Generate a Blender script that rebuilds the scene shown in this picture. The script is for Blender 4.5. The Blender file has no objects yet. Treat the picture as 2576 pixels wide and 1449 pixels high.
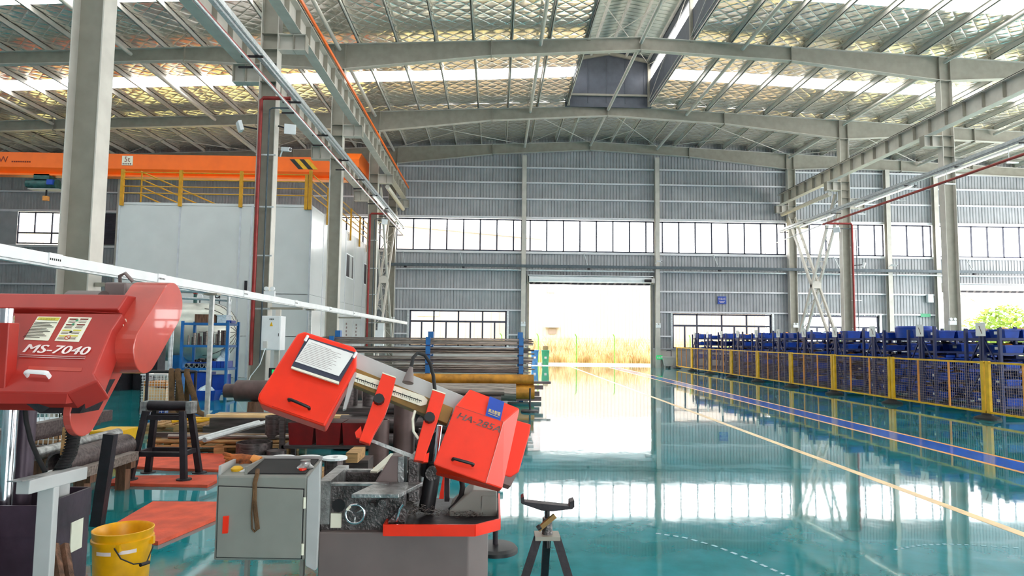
import bpy, math, random
from mathutils import Vector, Matrix
random.seed(7)
SC = bpy.context.scene
COL = SC.collection
V = Vector
# ---------------------------------------------------------------- camera, sky, exposure
FPX, YAW, PITCH, ROLL, EYE = 1688.17, 0.024028, 0.075741, 0.010617, 1.6
fw = V((math.sin(YAW)*math.cos(PITCH), math.cos(YAW)*math.cos(PITCH), math.sin(PITCH)))
rt = V((math.cos(YAW), -math.sin(YAW), 0)); up = rt.cross(fw)
rt, up = (math.cos(ROLL)*rt + math.sin(ROLL)*up), (-math.sin(ROLL)*rt + math.cos(ROLL)*up)
cam = bpy.data.cameras.new('camera'); cam.sensor_width = 36.0; cam.lens = FPX/2576*36
cam.clip_start = 0.05; cam.clip_end = 600
co = bpy.data.objects.new('camera', cam); COL.objects.link(co)
co.matrix_world = Matrix(((rt.x, up.x, -fw.x, 0), (rt.y, up.y, -fw.y, 0), (rt.z, up.z, -fw.z, EYE), (0, 0, 0, 1)))
SC.camera = co
CAMP = V((0, 0, EYE))
def ray(px, py):
    return rt*((px-1288)/FPX) + up*((724.5-py)/FPX) + fw
def at(px, py, Y):
    r = ray(px, py); return CAMP + r*(Y/r.y)
def onplane(px, py, p0, n):
    r = ray(px, py); return CAMP + r*((p0-CAMP).dot(n)/r.dot(n))
def floor_at(px, py, z=0.0):
    r = ray(px, py); return CAMP + r*((z-EYE)/r.z)
SC.view_settings.view_transform = 'Standard'; SC.view_settings.look = 'None'
SC.view_settings.gamma = 1.0; SC.view_settings.use_curve_mapping = False
SC.view_settings.exposure = 1.03
wd = bpy.data.worlds.new('overcast_sky'); SC.world = wd; wd.use_nodes = True
nt = wd.node_tree; nt.nodes.clear()
wo = nt.nodes.new('ShaderNodeOutputWorld'); bg = nt.nodes.new('ShaderNodeBackground')
bg.inputs[0].default_value = (1.0, 0.985, 0.97, 1); bg.inputs[1].default_value = 4.2
nt.links.new(bg.outputs[0], wo.inputs[0])

# ---------------------------------------------------------------- materials
def lin(c):
    c = c/255.0
    return c/12.92 if c <= 0.04045 else ((c+0.055)/1.055)**2.4
def C(r, g, b): return (lin(r), lin(g), lin(b), 1)
def M(name, col, rough=0.5, metal=0.0, var=0.12, vscale=6.0, bump=0.0, bscale=30.0, col2=None, coat=0.0, stretch=None, spec=None):
    m = bpy.data.materials.new(name); m.use_nodes = True
    n = m.node_tree.nodes; l = m.node_tree.links; b = n['Principled BSDF']
    tc = n.new('ShaderNodeTexCoord'); src = tc.outputs['Object']
    if stretch:
        mp = n.new('ShaderNodeMapping'); mp.inputs['Scale'].default_value = stretch
        l.new(src, mp.inputs[0]); src = mp.outputs[0]
    nz = n.new('ShaderNodeTexNoise'); nz.inputs['Scale'].default_value = vscale; nz.inputs['Detail'].default_value = 4
    l.new(src, nz.inputs['Vector'])
    mx = n.new('ShaderNodeMix'); mx.data_type = 'RGBA'
    c2 = col2 or tuple(max(0, c*(1-2.2*var)) for c in col[:3])+(1,)
    c1 = tuple(min(1, c*(1+var)) for c in col[:3])+(1,)
    cr = n.new('ShaderNodeMapRange'); cr.inputs[1].default_value = 0.35; cr.inputs[2].default_value = 0.7
    l.new(nz.outputs[0], cr.inputs[0]); l.new(cr.outputs[0], mx.inputs[0])
    mx.inputs[6].default_value = c1; mx.inputs[7].default_value = c2
    l.new(mx.outputs[2], b.inputs['Base Color'])
    b.inputs['Roughness'].default_value = rough; b.inputs['Metallic'].default_value = metal
    b.inputs['Coat Weight'].default_value = coat
    if spec is not None: b.inputs['Specular IOR Level'].default_value = spec
    if bump:
        n2 = n.new('ShaderNodeTexNoise'); n2.inputs['Scale'].default_value = bscale; l.new(src, n2.inputs['Vector'])
        bp = n.new('ShaderNodeBump'); bp.inputs['Strength'].default_value = bump; bp.inputs['Distance'].default_value = 0.02
        l.new(n2.outputs[0], bp.inputs['Height']); l.new(bp.outputs[0], b.inputs['Normal'])
    return m
MAT = dict(
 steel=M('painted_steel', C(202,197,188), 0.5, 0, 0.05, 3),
 steel_d=M('grey_and_shaded_steel', C(151,146,134), 0.5, 0, 0.06, 3),  # darker copy of the frame paint; webs and stiffeners get recess shade as colour
 wall=M('wall_panel', C(166,168,172), 0.45, 0, 0.06, 1.5),
 galv=M('galvanised', C(205,210,212), 0.35, 0.5, 0.1, 12),
 white=M('white_paint', C(232,234,236), 0.45, 0, 0.03, 3),
 panel=M('clean_room_panel', C(208,211,211), 0.2, 0, 0.02, 1.2),
 trim=M('aluminium_trim', C(205,208,214), 0.35, 0.3, 0.05, 4),
 darkframe=M('dark_window_frame', C(62,66,84), 0.4, 0.2),
 dark=M('dark_metal', C(42,38,44), 0.5, 0.3, 0.2, 8, 0.1, 40),
 black=M('black_plastic', C(24,24,28), 0.45),
 rubber=M('black_rubber', C(30,30,32), 0.75),
 orange=M('crane_orange', C(255,112,8), 0.45, 0, 0.04, 2),
 red=M('machine_red', C(244,48,14), 0.35, 0, 0.05, 5, 0.0),
 red2=M('faded_red', C(168,44,36), 0.42, 0, 0.08, 4),
 redpink=M('faded_red_cover', C(190,70,58), 0.28, 0, 0.10, 4, coat=0.5),
 redpipe=M('red_pipe', C(150,40,36), 0.45),
 redbin=M('red_bin', C(130,12,16), 0.4),
 yellow=M('yellow_paint', C(226,176,20), 0.45, 0, 0.08, 6),
 mustard=M('mustard_paint', C(205,148,12), 0.45, 0, 0.08, 6), girt=M('girt_white', C(222,222,226), 0.4, 0.1, 0.03, 3), amber=M('amber_paint', C(225,150,70), 0.5, 0, 0.08, 6),
 bucket=M('yellow_plastic', C(240,178,10), 0.35, 0, 0.12, 5, col2=C(190,135,15)),
 blue=M('rack_blue', C(28,104,172), 0.45, 0, 0.1, 5),
 blued=M('rack_dark_blue', C(28,42,92), 0.45, 0, 0.1, 5),
 bin=M('blue_bin', C(16,66,168), 0.4, 0, 0.12, 4),
 grey=M('machine_grey', C(136,138,132), 0.45, 0, 0.05, 5),
 greyd=M('machine_grey_dark', C(116,104,102), 0.5, 0, 0.06, 3),
 greyl=M('machine_grey_light', C(178,180,180), 0.4, 0, 0.05, 5),
 cast=M('oily_cast_iron', C(96,92,92), 0.4, 0.5, 0.3, 14, 0.35, 60),
 iron=M('machined_iron', C(170,172,172), 0.3, 0.7, 0.25, 16, 0.2, 60),
 chrome=M('chrome', C(225,228,235), 0.15, 1.0, 0.04),
 barsteel=M('bar_steel', C(150,138,130), 0.4, 0.6, 0.25, 3, stretch=(1,14,14)),
 bardark=M('dark_bar_steel', C(92,82,82), 0.45, 0.5, 0.25, 3, stretch=(1,14,14)),
 brown=M('brown_shaft', C(96,76,74), 0.5, 0.3, 0.15, 5),
 rusty=M('yellow_rust_pipe', C(186,128,38), 0.5, 0.2, 0.2, 5),
 wood=M('pallet_wood', C(176,136,88), 0.7, 0, 0.25, 4, 0.2, 30, stretch=(1,9,9)),
 wooddark=M('old_timber', C(112,78,58), 0.75, 0, 0.3, 4, 0.3, 30, stretch=(9,9,1)),
 mat=M('red_mat', C(214,84,56), 0.7, 0, 0.12, 5, 0.15, 60),
 sling=M('brown_sling', C(98,72,44), 0.85, 0, 0.2, 10, 0.3, 80),
 olive=M('olive_rail', C(140,108,52), 0.45, 0.2, 0.2, 6),
 base_purple=M('dark_oily_base', C(66,52,66), 0.45, 0.2, 0.2, 4, 0.1, 20),
 paper=M('paper', C(238,238,236), 0.7, 0, 0.02, 8),
 label=M('sticker', C(235,234,215), 0.5, 0, 0.03, 8),
 labely=M('yellow_sticker', C(215,205,70), 0.5, 0, 0.05, 8),
 stickerblue=M('blue_sticker', C(28,70,170), 0.45, 0, 0.05, 8),
 ink=M('black_ink', C(30,34,32), 0.6), inkgrey=M('grey_ink', C(110,80,78), 0.6, 0, 0.3, 30),
 inkred=M('red_ink', C(200,50,20), 0.6), inkdred=M('dark_red_ink', C(120,30,14), 0.6),
 textwhite=M('white_ink', C(240,225,222), 0.5), texty=M('yellow_ink', C(245,215,60), 0.5),
 cream=M('cream_line_paint', C(245,205,150), 0.35, 0, 0.12, 3), orangeline=M('orange_line_paint', C(240,160,70), 0.35, 0, 0.1, 3),
 blueline=M('blue_line_paint', C(0,98,205), 0.12, 0, 0.1, 3),
 scuff=M('scuff_mark', C(150,190,200), 0.5, 0, 0.1, 8), wire=M('grey_wire', C(150,132,128), 0.4, 0.5), green=M('green_paint', C(40,130,90), 0.5), teal=M('hoist_green', C(40,86,84), 0.5, 0.1, 0.2, 6),
 binblue=M('wheelie_blue', C(70,130,190), 0.5), bingreen=M('wheelie_green', C(70,165,120), 0.5),
 exitgreen=M('exit_green', C(20,150,80), 0.4), postgreen=M('fence_green', C(110,165,60), 0.5),
 card=M('cardboard', C(190,150,110), 0.8), plastic=M('clear_plastic_bag', C(205,222,232), 0.25, 0, 0.1, 20, 0.4, 30),
 monitor=M('dark_sheet', C(86,90,100), 0.5, 0, 0.08, 3), deck=M('deck_sheet', C(205,210,200), 0.4, 0.2, 0.06, 3),
 concrete=M('concrete', C(205,200,196), 0.8, 0, 0.06, 2, 0.1, 12), apron=M('apron', C(225,218,212), 0.8, 0, 0.06, 1),
 facade=M('white_facade', C(150,142,144), 0.6, 0, 0.02, 0.3), lawn=M('lawn', C(215,200,120), 0.9, 0, 0.2, 0.8),
 reed=M('dry_reed', C(220,204,172), 0.9, 0, 0.15, 0.8, col2=C(176,128,80)), leaf=M('tree_leaf', C(120,150,40), 0.8, 0, 0.3, 0.8),
 bark=M('bark', C(120,100,80), 0.9), glovebrown=M('work_glove', C(170,92,40), 0.85, 0, 0.35, 18, 0.4, 60, col2=C(60,40,30)),
 tankm=M('tank_cladding', C(205,206,196), 0.35, 0.4, 0.1, 2, 0.08, 6), chips=M('metal_chips', C(120,116,112), 0.45, 0.6, 0.4, 40),
 louvre=M('dark_louvre', C(52,50,66), 0.5), greypaint=M('duct_dark', C(80,92,100), 0.5),
)
def glass_mat():
    m = bpy.data.materials.new('window_glass'); m.use_nodes = True; n = m.node_tree.nodes; l = m.node_tree.links; n.clear()
    o = n.new('ShaderNodeOutputMaterial'); t = n.new('ShaderNodeBsdfTransparent'); g = n.new('ShaderNodeBsdfGlossy')
    t.inputs[0].default_value = (0.95, 0.97, 0.97, 1); g.inputs['Roughness'].default_value = 0.02
    f = n.new('ShaderNodeFresnel'); f.inputs[0].default_value = 1.45; x = n.new('ShaderNodeMixShader')
    l.new(f.outputs[0], x.inputs[0]); l.new(t.outputs[0], x.inputs[1]); l.new(g.outputs[0], x.inputs[2]); l.new(x.outputs[0], o.inputs[0])
    return m
MAT['glass'] = glass_mat()
def skylight_mat():
    m = bpy.data.materials.new('skylight_sheet'); m.use_nodes = True; n = m.node_tree.nodes; l = m.node_tree.links; n.clear()
    o = n.new('ShaderNodeOutputMaterial'); t = n.new('ShaderNodeBsdfTransparent'); g = n.new('ShaderNodeBsdfTranslucent')
    t.inputs[0].default_value = (0.9, 0.92, 0.93, 1); g.inputs[0].default_value = (0.85, 0.87, 0.87, 1)
    x = n.new('ShaderNodeMixShader'); x.inputs[0].default_value = 0.55
    l.new(t.outputs[0], x.inputs[1]); l.new(g.outputs[0], x.inputs[2]); l.new(x.outputs[0], o.inputs[0])
    return m
MAT['skylight'] = skylight_mat()
def lamp_mat():
    m = bpy.data.materials.new('lit_tube'); m.use_nodes = True; b = m.node_tree.nodes['Principled BSDF']
    b.inputs['Base Color'].default_value = C(240,240,225); b.inputs['Emission Color'].default_value = (1, 0.97, 0.8, 1); b.inputs['Emission Strength'].default_value = 1.0
    return m
MAT['tube'] = lamp_mat()
def exit_mat():
    m = bpy.data.materials.new('lit_exit_sign'); m.use_nodes = True; b = m.node_tree.nodes['Principled BSDF']
    b.inputs['Base Color'].default_value = C(20,150,80); b.inputs['Emission Color'].default_value = C(20,170,90); b.inputs['Emission Strength'].default_value = 0.6
    return m
MAT['exit'] = exit_mat()
def foil_mat():
    m = bpy.data.materials.new('roof_foil'); m.use_nodes = True; n = m.node_tree.nodes; l = m.node_tree.links; b = n['Principled BSDF']
    tc = n.new('ShaderNodeTexCoord'); mp = n.new('ShaderNodeMapping'); mp.inputs['Rotation'].default_value = (0, 0, math.radians(45)); mp.inputs['Scale'].default_value = (1, 1, 1)
    l.new(tc.outputs['Object'], mp.inputs[0])
    sx = n.new('ShaderNodeSeparateXYZ'); l.new(mp.outputs[0], sx.inputs[0])
    waves = []
    for k in (0, 1):
        mul = n.new('ShaderNodeMath'); mul.operation = 'MULTIPLY'; mul.inputs[1].default_value = math.pi/0.42; l.new(sx.outputs[k], mul.inputs[0])
        s = n.new('ShaderNodeMath'); s.operation = 'SINE'; l.new(mul.outputs[0], s.inputs[0])
        a = n.new('ShaderNodeMath'); a.operation = 'ABSOLUTE'; l.new(s.outputs[0], a.inputs[0])
        p = n.new('ShaderNodeMath'); p.operation = 'POWER'; p.inputs[1].default_value = 0.4; l.new(a.outputs[0], p.inputs[0]); waves.append(p)
    mi = n.new('ShaderNodeMath'); mi.operation = 'MINIMUM'; l.new(waves[0].outputs[0], mi.inputs[0]); l.new(waves[1].outputs[0], mi.inputs[1])
    nz = n.new('ShaderNodeTexNoise'); nz.inputs['Scale'].default_value = 1.1; nz.inputs['Detail'].default_value = 5
    m2 = n.new('ShaderNodeMapping'); m2.inputs['Scale'].default_value = (0.35, 2.2, 1); l.new(tc.outputs['Object'], m2.inputs[0]); l.new(m2.outputs[0], nz.inputs['Vector'])
    ad = n.new('ShaderNodeMath'); ad.operation = 'MULTIPLY_ADD'; ad.inputs[1].default_value = 2.2; l.new(nz.outputs[0], ad.inputs[0]); l.new(mi.outputs[0], ad.inputs[2])
    bp = n.new('ShaderNodeBump'); bp.inputs['Strength'].default_value = 0.48; bp.inputs['Distance'].default_value = 0.05
    l.new(ad.outputs[0], bp.inputs['Height']); l.new(bp.outputs[0], b.inputs['Normal'])
    b.inputs['Base Color'].default_value = (1.0, 0.96, 0.88, 1); b.inputs['Metallic'].default_value = 0.92; b.inputs['Roughness'].default_value = 0.2
    return m
MAT['foil'] = foil_mat()
def floor_mat():
    m = bpy.data.materials.new('epoxy_floor'); m.use_nodes = True; n = m.node_tree.nodes; l = m.node_tree.links; b = n['Principled BSDF']
    tc = n.new('ShaderNodeTexCoord'); nz = n.new('ShaderNodeTexNoise'); nz.inputs['Scale'].default_value = 0.9; nz.inputs['Detail'].default_value = 9; nz.inputs['Roughness'].default_value = 0.62
    l.new(tc.outputs['Object'], nz.inputs['Vector'])
    cr = n.new('ShaderNodeValToRGB'); e = cr.color_ramp.elements
    e[0].position = 0.36; e[0].color = C(2,108,108); e[1].position = 0.72; e[1].color = C(46,154,168)
    l.new(nz.outputs[0], cr.inputs[0]); l.new(cr.outputs[0], b.inputs['Base Color'])
    n3 = n.new('ShaderNodeTexNoise'); n3.inputs['Scale'].default_value = 14; n3.inputs['Detail'].default_value = 6; l.new(tc.outputs['Object'], n3.inputs['Vector'])
    rr = n.new('ShaderNodeMapRange'); rr.inputs[1].default_value = 0.4; rr.inputs[2].default_value = 0.75; rr.inputs[3].default_value = 0.04; rr.inputs[4].default_value = 0.075
    l.new(n3.outputs[0], rr.inputs[0]); l.new(rr.outputs[0], b.inputs['Roughness'])
    n2 = n.new('ShaderNodeTexNoise'); n2.inputs['Scale'].default_value = 2.2; n2.inputs['Detail'].default_value = 1; l.new(tc.outputs['Object'], n2.inputs['Vector'])
    bp = n.new('ShaderNodeBump'); bp.inputs['Strength'].default_value = 0.07; bp.inputs['Distance'].default_value = 0.012
    l.new(n2.outputs[0], bp.inputs['Height']); l.new(bp.outputs[0], b.inputs['Normal'])
    b.inputs['IOR'].default_value = 1.62; b.inputs['Coat Weight'].default_value = 0.35; b.inputs['Coat Roughness'].default_value = 0.02
    l.new(bp.outputs[0], b.inputs['Coat Normal'])
    return m
MAT['floor'] = floor_mat()

ORD = ['first','second','third','fourth','fifth','sixth','seventh','eighth','ninth','tenth','eleventh','twelfth','thirteenth','fourteenth','fifteenth']
# ---------------------------------------------------------------- mesh helpers
class MB:
    def __init__(s): s.v = []; s.f = []
    def add(s, vs, fs):
        o = len(s.v); s.v += [V(p) for p in vs]; s.f += [tuple(i+o for i in f) for f in fs]; return s
    def hexa(s, p):  # 4 bottom ccw, 4 top
        return s.add(p, [(3,2,1,0),(4,5,6,7),(0,1,5,4),(1,2,6,5),(2,3,7,6),(3,0,4,7)])
    def box(s, x0, x1, y0, y1, z0, z1):
        return s.hexa([(x0,y0,z0),(x1,y0,z0),(x1,y1,z0),(x0,y1,z0),(x0,y0,z1),(x1,y0,z1),(x1,y1,z1),(x0,y1,z1)])
    def cbox(s, c, d): return s.box(c[0]-d[0]/2, c[0]+d[0]/2, c[1]-d[1]/2, c[1]+d[1]/2, c[2]-d[2]/2, c[2]+d[2]/2)
    def bar(s, a, b, w, h, upv=(0,0,1)):
        a, b = V(a), V(b); d = (b-a).normalized(); u = V(upv)
        if abs(d.dot(u)) > 0.98: u = V((0,1,0))
        r = d.cross(u).normalized()*w/2; t = r.cross(d).normalized()*h/2
        return s.hexa([a-r-t, a+r-t, b+r-t, b-r-t, a-r+t, a+r+t, b+r+t, b-r+t])
    def cyl(s, a, b, r0, r1=None, n=12):
        a, b = V(a), V(b); r1 = r0 if r1 is None else r1; d = (b-a).normalized()
        u = d.orthogonal().normalized(); w = d.cross(u)
        vs = [a+(u*math.cos(2*math.pi*i/n)+w*math.sin(2*math.pi*i/n))*r0 for i in range(n)] + [b+(u*math.cos(2*math.pi*i/n)+w*math.sin(2*math.pi*i/n))*r1 for i in range(n)]
        return s.add(vs, [(i,(i+1)%n,n+(i+1)%n,n+i) for i in range(n)]+[tuple(range(n-1,-1,-1)), tuple(range(n,2*n))])
    def pipe(s, a, b, ro, ri, n=16):
        a, b = V(a), V(b); d = (b-a).normalized(); u = d.orthogonal().normalized(); w = d.cross(u); vs = []
        for p, r in ((a,ro),(b,ro),(b,ri),(a,ri)):
            vs += [p+(u*math.cos(2*math.pi*i/n)+w*math.sin(2*math.pi*i/n))*r for i in range(n)]
        return s.add(vs, [(k*n+i, k*n+(i+1)%n, ((k+1)%4)*n+(i+1)%n, ((k+1)%4)*n+i) for k in range(4) for i in range(n)])
    def tube(s, path, r, n=8, flat=None):
        P = [V(p) for p in path]; m = len(P); u = None; vs = []
        for i, p in enumerate(P):
            d = (P[min(i+1,m-1)]-P[max(i-1,0)]).normalized()
            if u is None: u = V(flat[2]) if flat else d.orthogonal()
            u = (u-d*u.dot(d)).normalized(); w = d.cross(u)
            ru, rw = (flat[0], flat[1]) if flat else (r, r)
            vs += [p+u*math.cos(2*math.pi*k/n)*ru+w*math.sin(2*math.pi*k/n)*rw for k in range(n)]
        return s.add(vs, [(i*n+k, i*n+(k+1)%n, (i+1)*n+(k+1)%n, (i+1)*n+k) for i in range(m-1) for k in range(n)]+[tuple(range(n-1,-1,-1)), tuple(range((m-1)*n, m*n))])
    def prism(s, pts, vec):
        pts = [V(p) for p in pts]; vec = V(vec); n = len(pts)
        nn = V((0,0,0))
        for i in range(n): nn += pts[i].cross(pts[(i+1)%n])
        if nn.dot(vec) > 0: pts = pts[::-1]
        return s.add(pts+[p+vec for p in pts], [tuple(range(n)), tuple(range(2*n-1,n-1,-1))]+[(i,n+i,n+(i+1)%n,(i+1)%n) for i in range(n)])
    def loft(s, A, B, capA=True, capB=True):
        n = len(A); fs = [(i,(i+1)%n,n+(i+1)%n,n+i) for i in range(n)]
        if capA: fs.append(tuple(range(n-1,-1,-1)))
        if capB: fs.append(tuple(range(n,2*n)))
        return s.add(list(A)+list(B), fs)
    def lathe(s, c, prof, n=20, axis=None):
        c = V(c); ax = V(axis or (0,0,1)).normalized(); u = ax.orthogonal().normalized(); w = ax.cross(u); vs = []
        for r, z in prof: vs += [c+ax*z+(u*math.cos(2*math.pi*i/n)+w*math.sin(2*math.pi*i/n))*max(r,1e-4) for i in range(n)]
        m = len(prof)
        return s.add(vs, [(k*n+i, k*n+(i+1)%n, (k+1)*n+(i+1)%n, (k+1)*n+i) for k in range(m-1) for i in range(n)])
    def ibeam(s, a, b, h, w, t=0.014):
        a, b = V(a), V(b); u = V((0,0,1))
        s.bar(a+u*(h/2-t/2), b+u*(h/2-t/2), w, t); s.bar(a-u*(h/2-t/2), b-u*(h/2-t/2), w, t); return s.bar(a, b, t*0.8, h-2*t)
    def quad(s, *p): return s.add(p, [tuple(range(len(p)))])

def rootloc(o):
    l = V((0,0,0))
    while o is not None: l += o.location; o = o.parent
    return l
def mk(name, mb, mat, parent=None, loc=None, smooth=None, bevel=0, fix=False):
    base = rootloc(parent) if parent else V((0,0,0))
    loc = V(loc) if loc is not None else V((0,0,0))
    org = base+loc if parent else loc
    me = bpy.data.meshes.new(name); me.from_pydata([tuple(p-org) for p in mb.v], [], mb.f); me.update()
    if fix:
        import bmesh
        bm = bmesh.new(); bm.from_mesh(me); bmesh.ops.recalc_face_normals(bm, faces=bm.faces[:]); bm.to_mesh(me); bm.free()
    me.materials.append(MAT[mat] if isinstance(mat, str) else mat)
    if smooth:
        me.shade_smooth(); me.set_sharp_from_angle(angle=math.radians(smooth))
    o = bpy.data.objects.new(name, me); COL.objects.link(o); o.location = loc
    if parent: o.parent = parent
    if bevel:
        bv = o.modifiers.new('bevel', 'BEVEL'); bv.width = bevel; bv.segments = 2; bv.limit_method = 'ANGLE'; bv.angle_limit = math.radians(40)
    return o
def tag(o, label=None, cat=None, group=None, kind=None):
    for k, v in (('label',label),('category',cat),('group',group),('kind',kind)):
        if v: o[k] = v
    return o
def T(name, label, cat, loc=(0,0,0), group=None):
    o = bpy.data.objects.new(name, None); COL.objects.link(o); o.location = loc; o.empty_display_size = 0.1
    return tag(o, label, cat, group)
def one(name, mb, mat, label, cat, group=None, loc=None, **k):
    return tag(mk(name, mb, mat, None, loc or centre(mb), **k), label, cat, group)
def centre(mb):
    xs = [p.x for p in mb.v]; ys = [p.y for p in mb.v]; zs = [p.z for p in mb.v]
    return V(((min(xs)+max(xs))/2, (min(ys)+max(ys))/2, min(zs)))
def S(name, mb=None, mat=None, parent=None, **k):
    if mb is None:
        o = bpy.data.objects.new(name, None); COL.objects.link(o)
    else: o = mk(name, mb, mat, parent, **k)
    if not parent: o['kind'] = 'structure'
    return o
def cptree(o, dloc, parent=None, label=None, group=None):
    c = o.copy(); COL.objects.link(c)
    if parent: c.parent = parent
    else: c.location = o.location + V(dloc)
    for ch in list(o.children): cptree(ch, (0,0,0), c)
    if label: c['label'] = label
    if group: c['group'] = group
    return c
_fc = [None]
def text(name, body, mat, parent, p, u, v, w, h, depth=0.002, shear=0.0, bold=0.0):
    """flat lettering: lower-left corner p, along unit u, upward unit v, fitted to w x h"""
    cu = bpy.data.curves.new('lettering', 'FONT'); cu.body = body; cu.shear = shear; cu.resolution_u = 3
    ob = bpy.data.objects.new('lettering', cu); COL.objects.link(ob)
    dg = bpy.context.evaluated_depsgraph_get(); me0 = bpy.data.meshes.new_from_object(ob.evaluated_get(dg))
    bpy.data.objects.remove(ob); bpy.data.curves.remove(cu)
    vs = [q.co.copy() for q in me0.vertices]
    x0 = min(q.x for q in vs); x1 = max(q.x for q in vs); y0 = min(q.y for q in vs); y1 = max(q.y for q in vs)
    p, u, v = V(p), V(u).normalized(), V(v).normalized(); nrm = u.cross(v)
    mb = MB(); mb.add([p+u*((q.x-x0)/(x1-x0)*w)+v*((q.y-y0)/(y1-y0)*h)+nrm*depth for q in vs], [tuple(f.vertices) for f in me0.polygons])
    if bold:
        n0 = list(mb.v); f0 = list(mb.f)
        for k in (1, 2): mb.add([q+u*(bold*k*h)+nrm*0.0001*k for q in n0], f0)
    bpy.data.meshes.remove(me0)
    return mk(name, mb, mat, parent)
# ================================================================ the setting
WY = 39.9                                   # inner face of the end wall
fl = S('floor', MB().box(-31, 35, -9, 40.05, -0.2, 0), 'floor')
def strip(name, x0, x1, y0, y1, mat, z=0.0015):
    return S(name, MB().box(x0, x1, y0, y1, 0.0002, z), mat, fl)
strip('floor_line', 4.42, 4.53, 2.5, 39.6, 'cream')
strip('floor_line', 6.58, 6.66, 2.5, 39.0, 'orangeline'); strip('floor_line', 7.16, 7.24, 2.5, 39.0, 'orangeline')
strip('floor_stripe', 6.66, 7.16, 2.5, 39.0, 'blueline', 0.0012)
def scuffs(pts, n, w, gap):
    P = [floor_at(x, y) for x, y in pts]; mb = MB()
    for k in range(n):
        t = k/n*(len(P)-1); i = int(t); a = P[i].lerp(P[i+1], t-i); t2 = min((k+gap)/n*(len(P)-1), len(P)-1.001); j = int(t2); b = P[j].lerp(P[j+1], t2-j)
        d = (b-a).normalized(); s_ = V((-d.y,d.x,0))*w
        mb.add([(q.x,q.y,0.0016) for q in (a-s_,b-s_,b+s_,a+s_)], [(0,1,2,3)])
    o = S('tyre_scuff', mb, 'scuff', fl); o['kind'] = 'stuff'
scuffs([(1650,1342),(1720,1352),(1800,1374),(1880,1405),(1960,1440),(2010,1460)], 16, 0.014, 0.6)
scuffs([(2250,1383),(2310,1372),(2380,1369),(2460,1372),(2576,1380)], 17, 0.012, 0.55)
ap = S('floor_apron', MB().box(-60, 70, 40.06, 43.3, -0.2, -0.004), 'apron')
# ---- end wall : ribbed panels, girts, windows, doors
OPEN = [(-5.1,0.66,1.1,3.28), (10.58,16.56,1.1,3.22), (18.6,23.1,1.1,3.2), (1.86,9.36,0,4.9), (26.8,34,0,4.72), (-31,34.5,6.82,8.82)]
wall = S('wall_back', MB().box(-31,1.86,WY+0.06,WY+0.28,0,1.1).box(9.36,26.8,WY+0.06,WY+0.28,0,1.1), 'concrete')
def roofz(x): return 13.8-0.045*abs(x-5.6)
def ribbed(mb, x0, x1, z0, z1, ph):
    p = 0.1875; xs = []
    k = math.floor((x0-ph)/p)
    pts = [(x0, None)]
    while ph+k*p < x1+p:
        b = ph+k*p
        for dx, d in ((0.0,0),(0.10,0),(0.125,0.03),(0.162,0.03)):
            if x0 < b+dx < x1: pts.append((b+dx, d))
        k += 1
    pts.append((x1, None))
    pr = [(x, (0 if d is None else d)) for x, d in pts]
    o = len(mb.v)
    for x, d in pr: mb.v += [V((x, WY+0.05+d, z0)), V((x, WY+0.05+d, z1))]
    n = len(pr); mb.f += [(o+2*i, o+2*i+2, o+2*i+3, o+2*i+1) for i in range(n-1)]
pi = 0
x = -31.0
while x < 34.4:
    a, b = x+0.006, x+0.744; mb = MB()
    cuts = sorted({a, b} | {q for r in OPEN for q in r[:2] if a < q < b})
    for c0, c1 in zip(cuts, cuts[1:]):
        m = (c0+c1)/2; ivs = [(1.1, roofz(m)-0.02)]
        for r in OPEN:
            if r[0] < m < r[1]:
                nx = []
                for s0, s1 in ivs:
                    if r[3] <= s0 or r[2] >= s1: nx.append((s0, s1))
                    else:
                        if r[2] > s0: nx.append((s0, r[2]))
                        if r[3] < s1: nx.append((r[3], s1))
                ivs = nx
        for s0, s1 in ivs: ribbed(mb, c0, c1, s0, s1, x)
    if mb.f: S('wall_panel', mb, 'wall', wall)
    x += 0.75
S('backing_sheet', MB().box(-31,34.4,WY+0.1,WY+0.16,8.82,12.2).box(-31,34.4,WY+0.1,WY+0.16,4.92,6.82)
  .box(-31,-5.1,WY+0.1,WY+0.16,1.1,4.92).box(0.66,1.86,WY+0.1,WY+0.16,1.1,4.92).box(9.36,10.58,WY+0.1,WY+0.16,1.1,4.92).box(16.56,18.6,WY+0.1,WY+0.16,1.1,4.92)
  .box(23.1,26.8,WY+0.1,WY+0.16,1.1,4.92).box(-5.1,0.66,WY+0.1,WY+0.16,3.3,4.92).box(10.58,16.56,WY+0.1,WY+0.16,3.3,4.92).box(18.6,23.1,WY+0.1,WY+0.16,3.3,4.92), 'wall', wall)
S('gable_sheet', MB().prism([(-31,WY+0.1,12.2),(34.4,WY+0.1,12.2),(34.4,WY+0.1,roofz(34.4)),(5.6,WY+0.1,13.8),(-31,WY+0.1,roofz(-31))],(0,0.06,0)), 'wall', wall)
POSTS = [-30.2,-22.2,-14.2,-6.2,1.63,9.62,17.65,23.66,26.62]
for z in (1.85, 3.3, 4.52, 5.7, 6.76, 8.86, 10.0, 11.0, 11.92):
    for a, b in zip(POSTS, POSTS[1:]+[34.4]):
        h = 0.09
        if z in (6.76, 8.86): h = 0.13
        segs = [(a+0.1, b-0.1)]
        if z == 1.85:
            segs = {1.63:[], -6.2:[(-6.1,-5.2),(0.75,1.53)], 9.62:[(9.72,10.45),(16.66,17.55)], 17.65:[(17.75,18.5)], 23.66:[(23.76,26.5)], 26.62:[]}.get(a, segs)
        if z in (3.3, 4.52) and a in (1.63, 26.62): segs = []
        for s0, s1 in segs: S('girt', MB().box(s0, s1, WY-0.09, WY+0.03, z-h/2, z+h/2), 'girt', wall)
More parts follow.
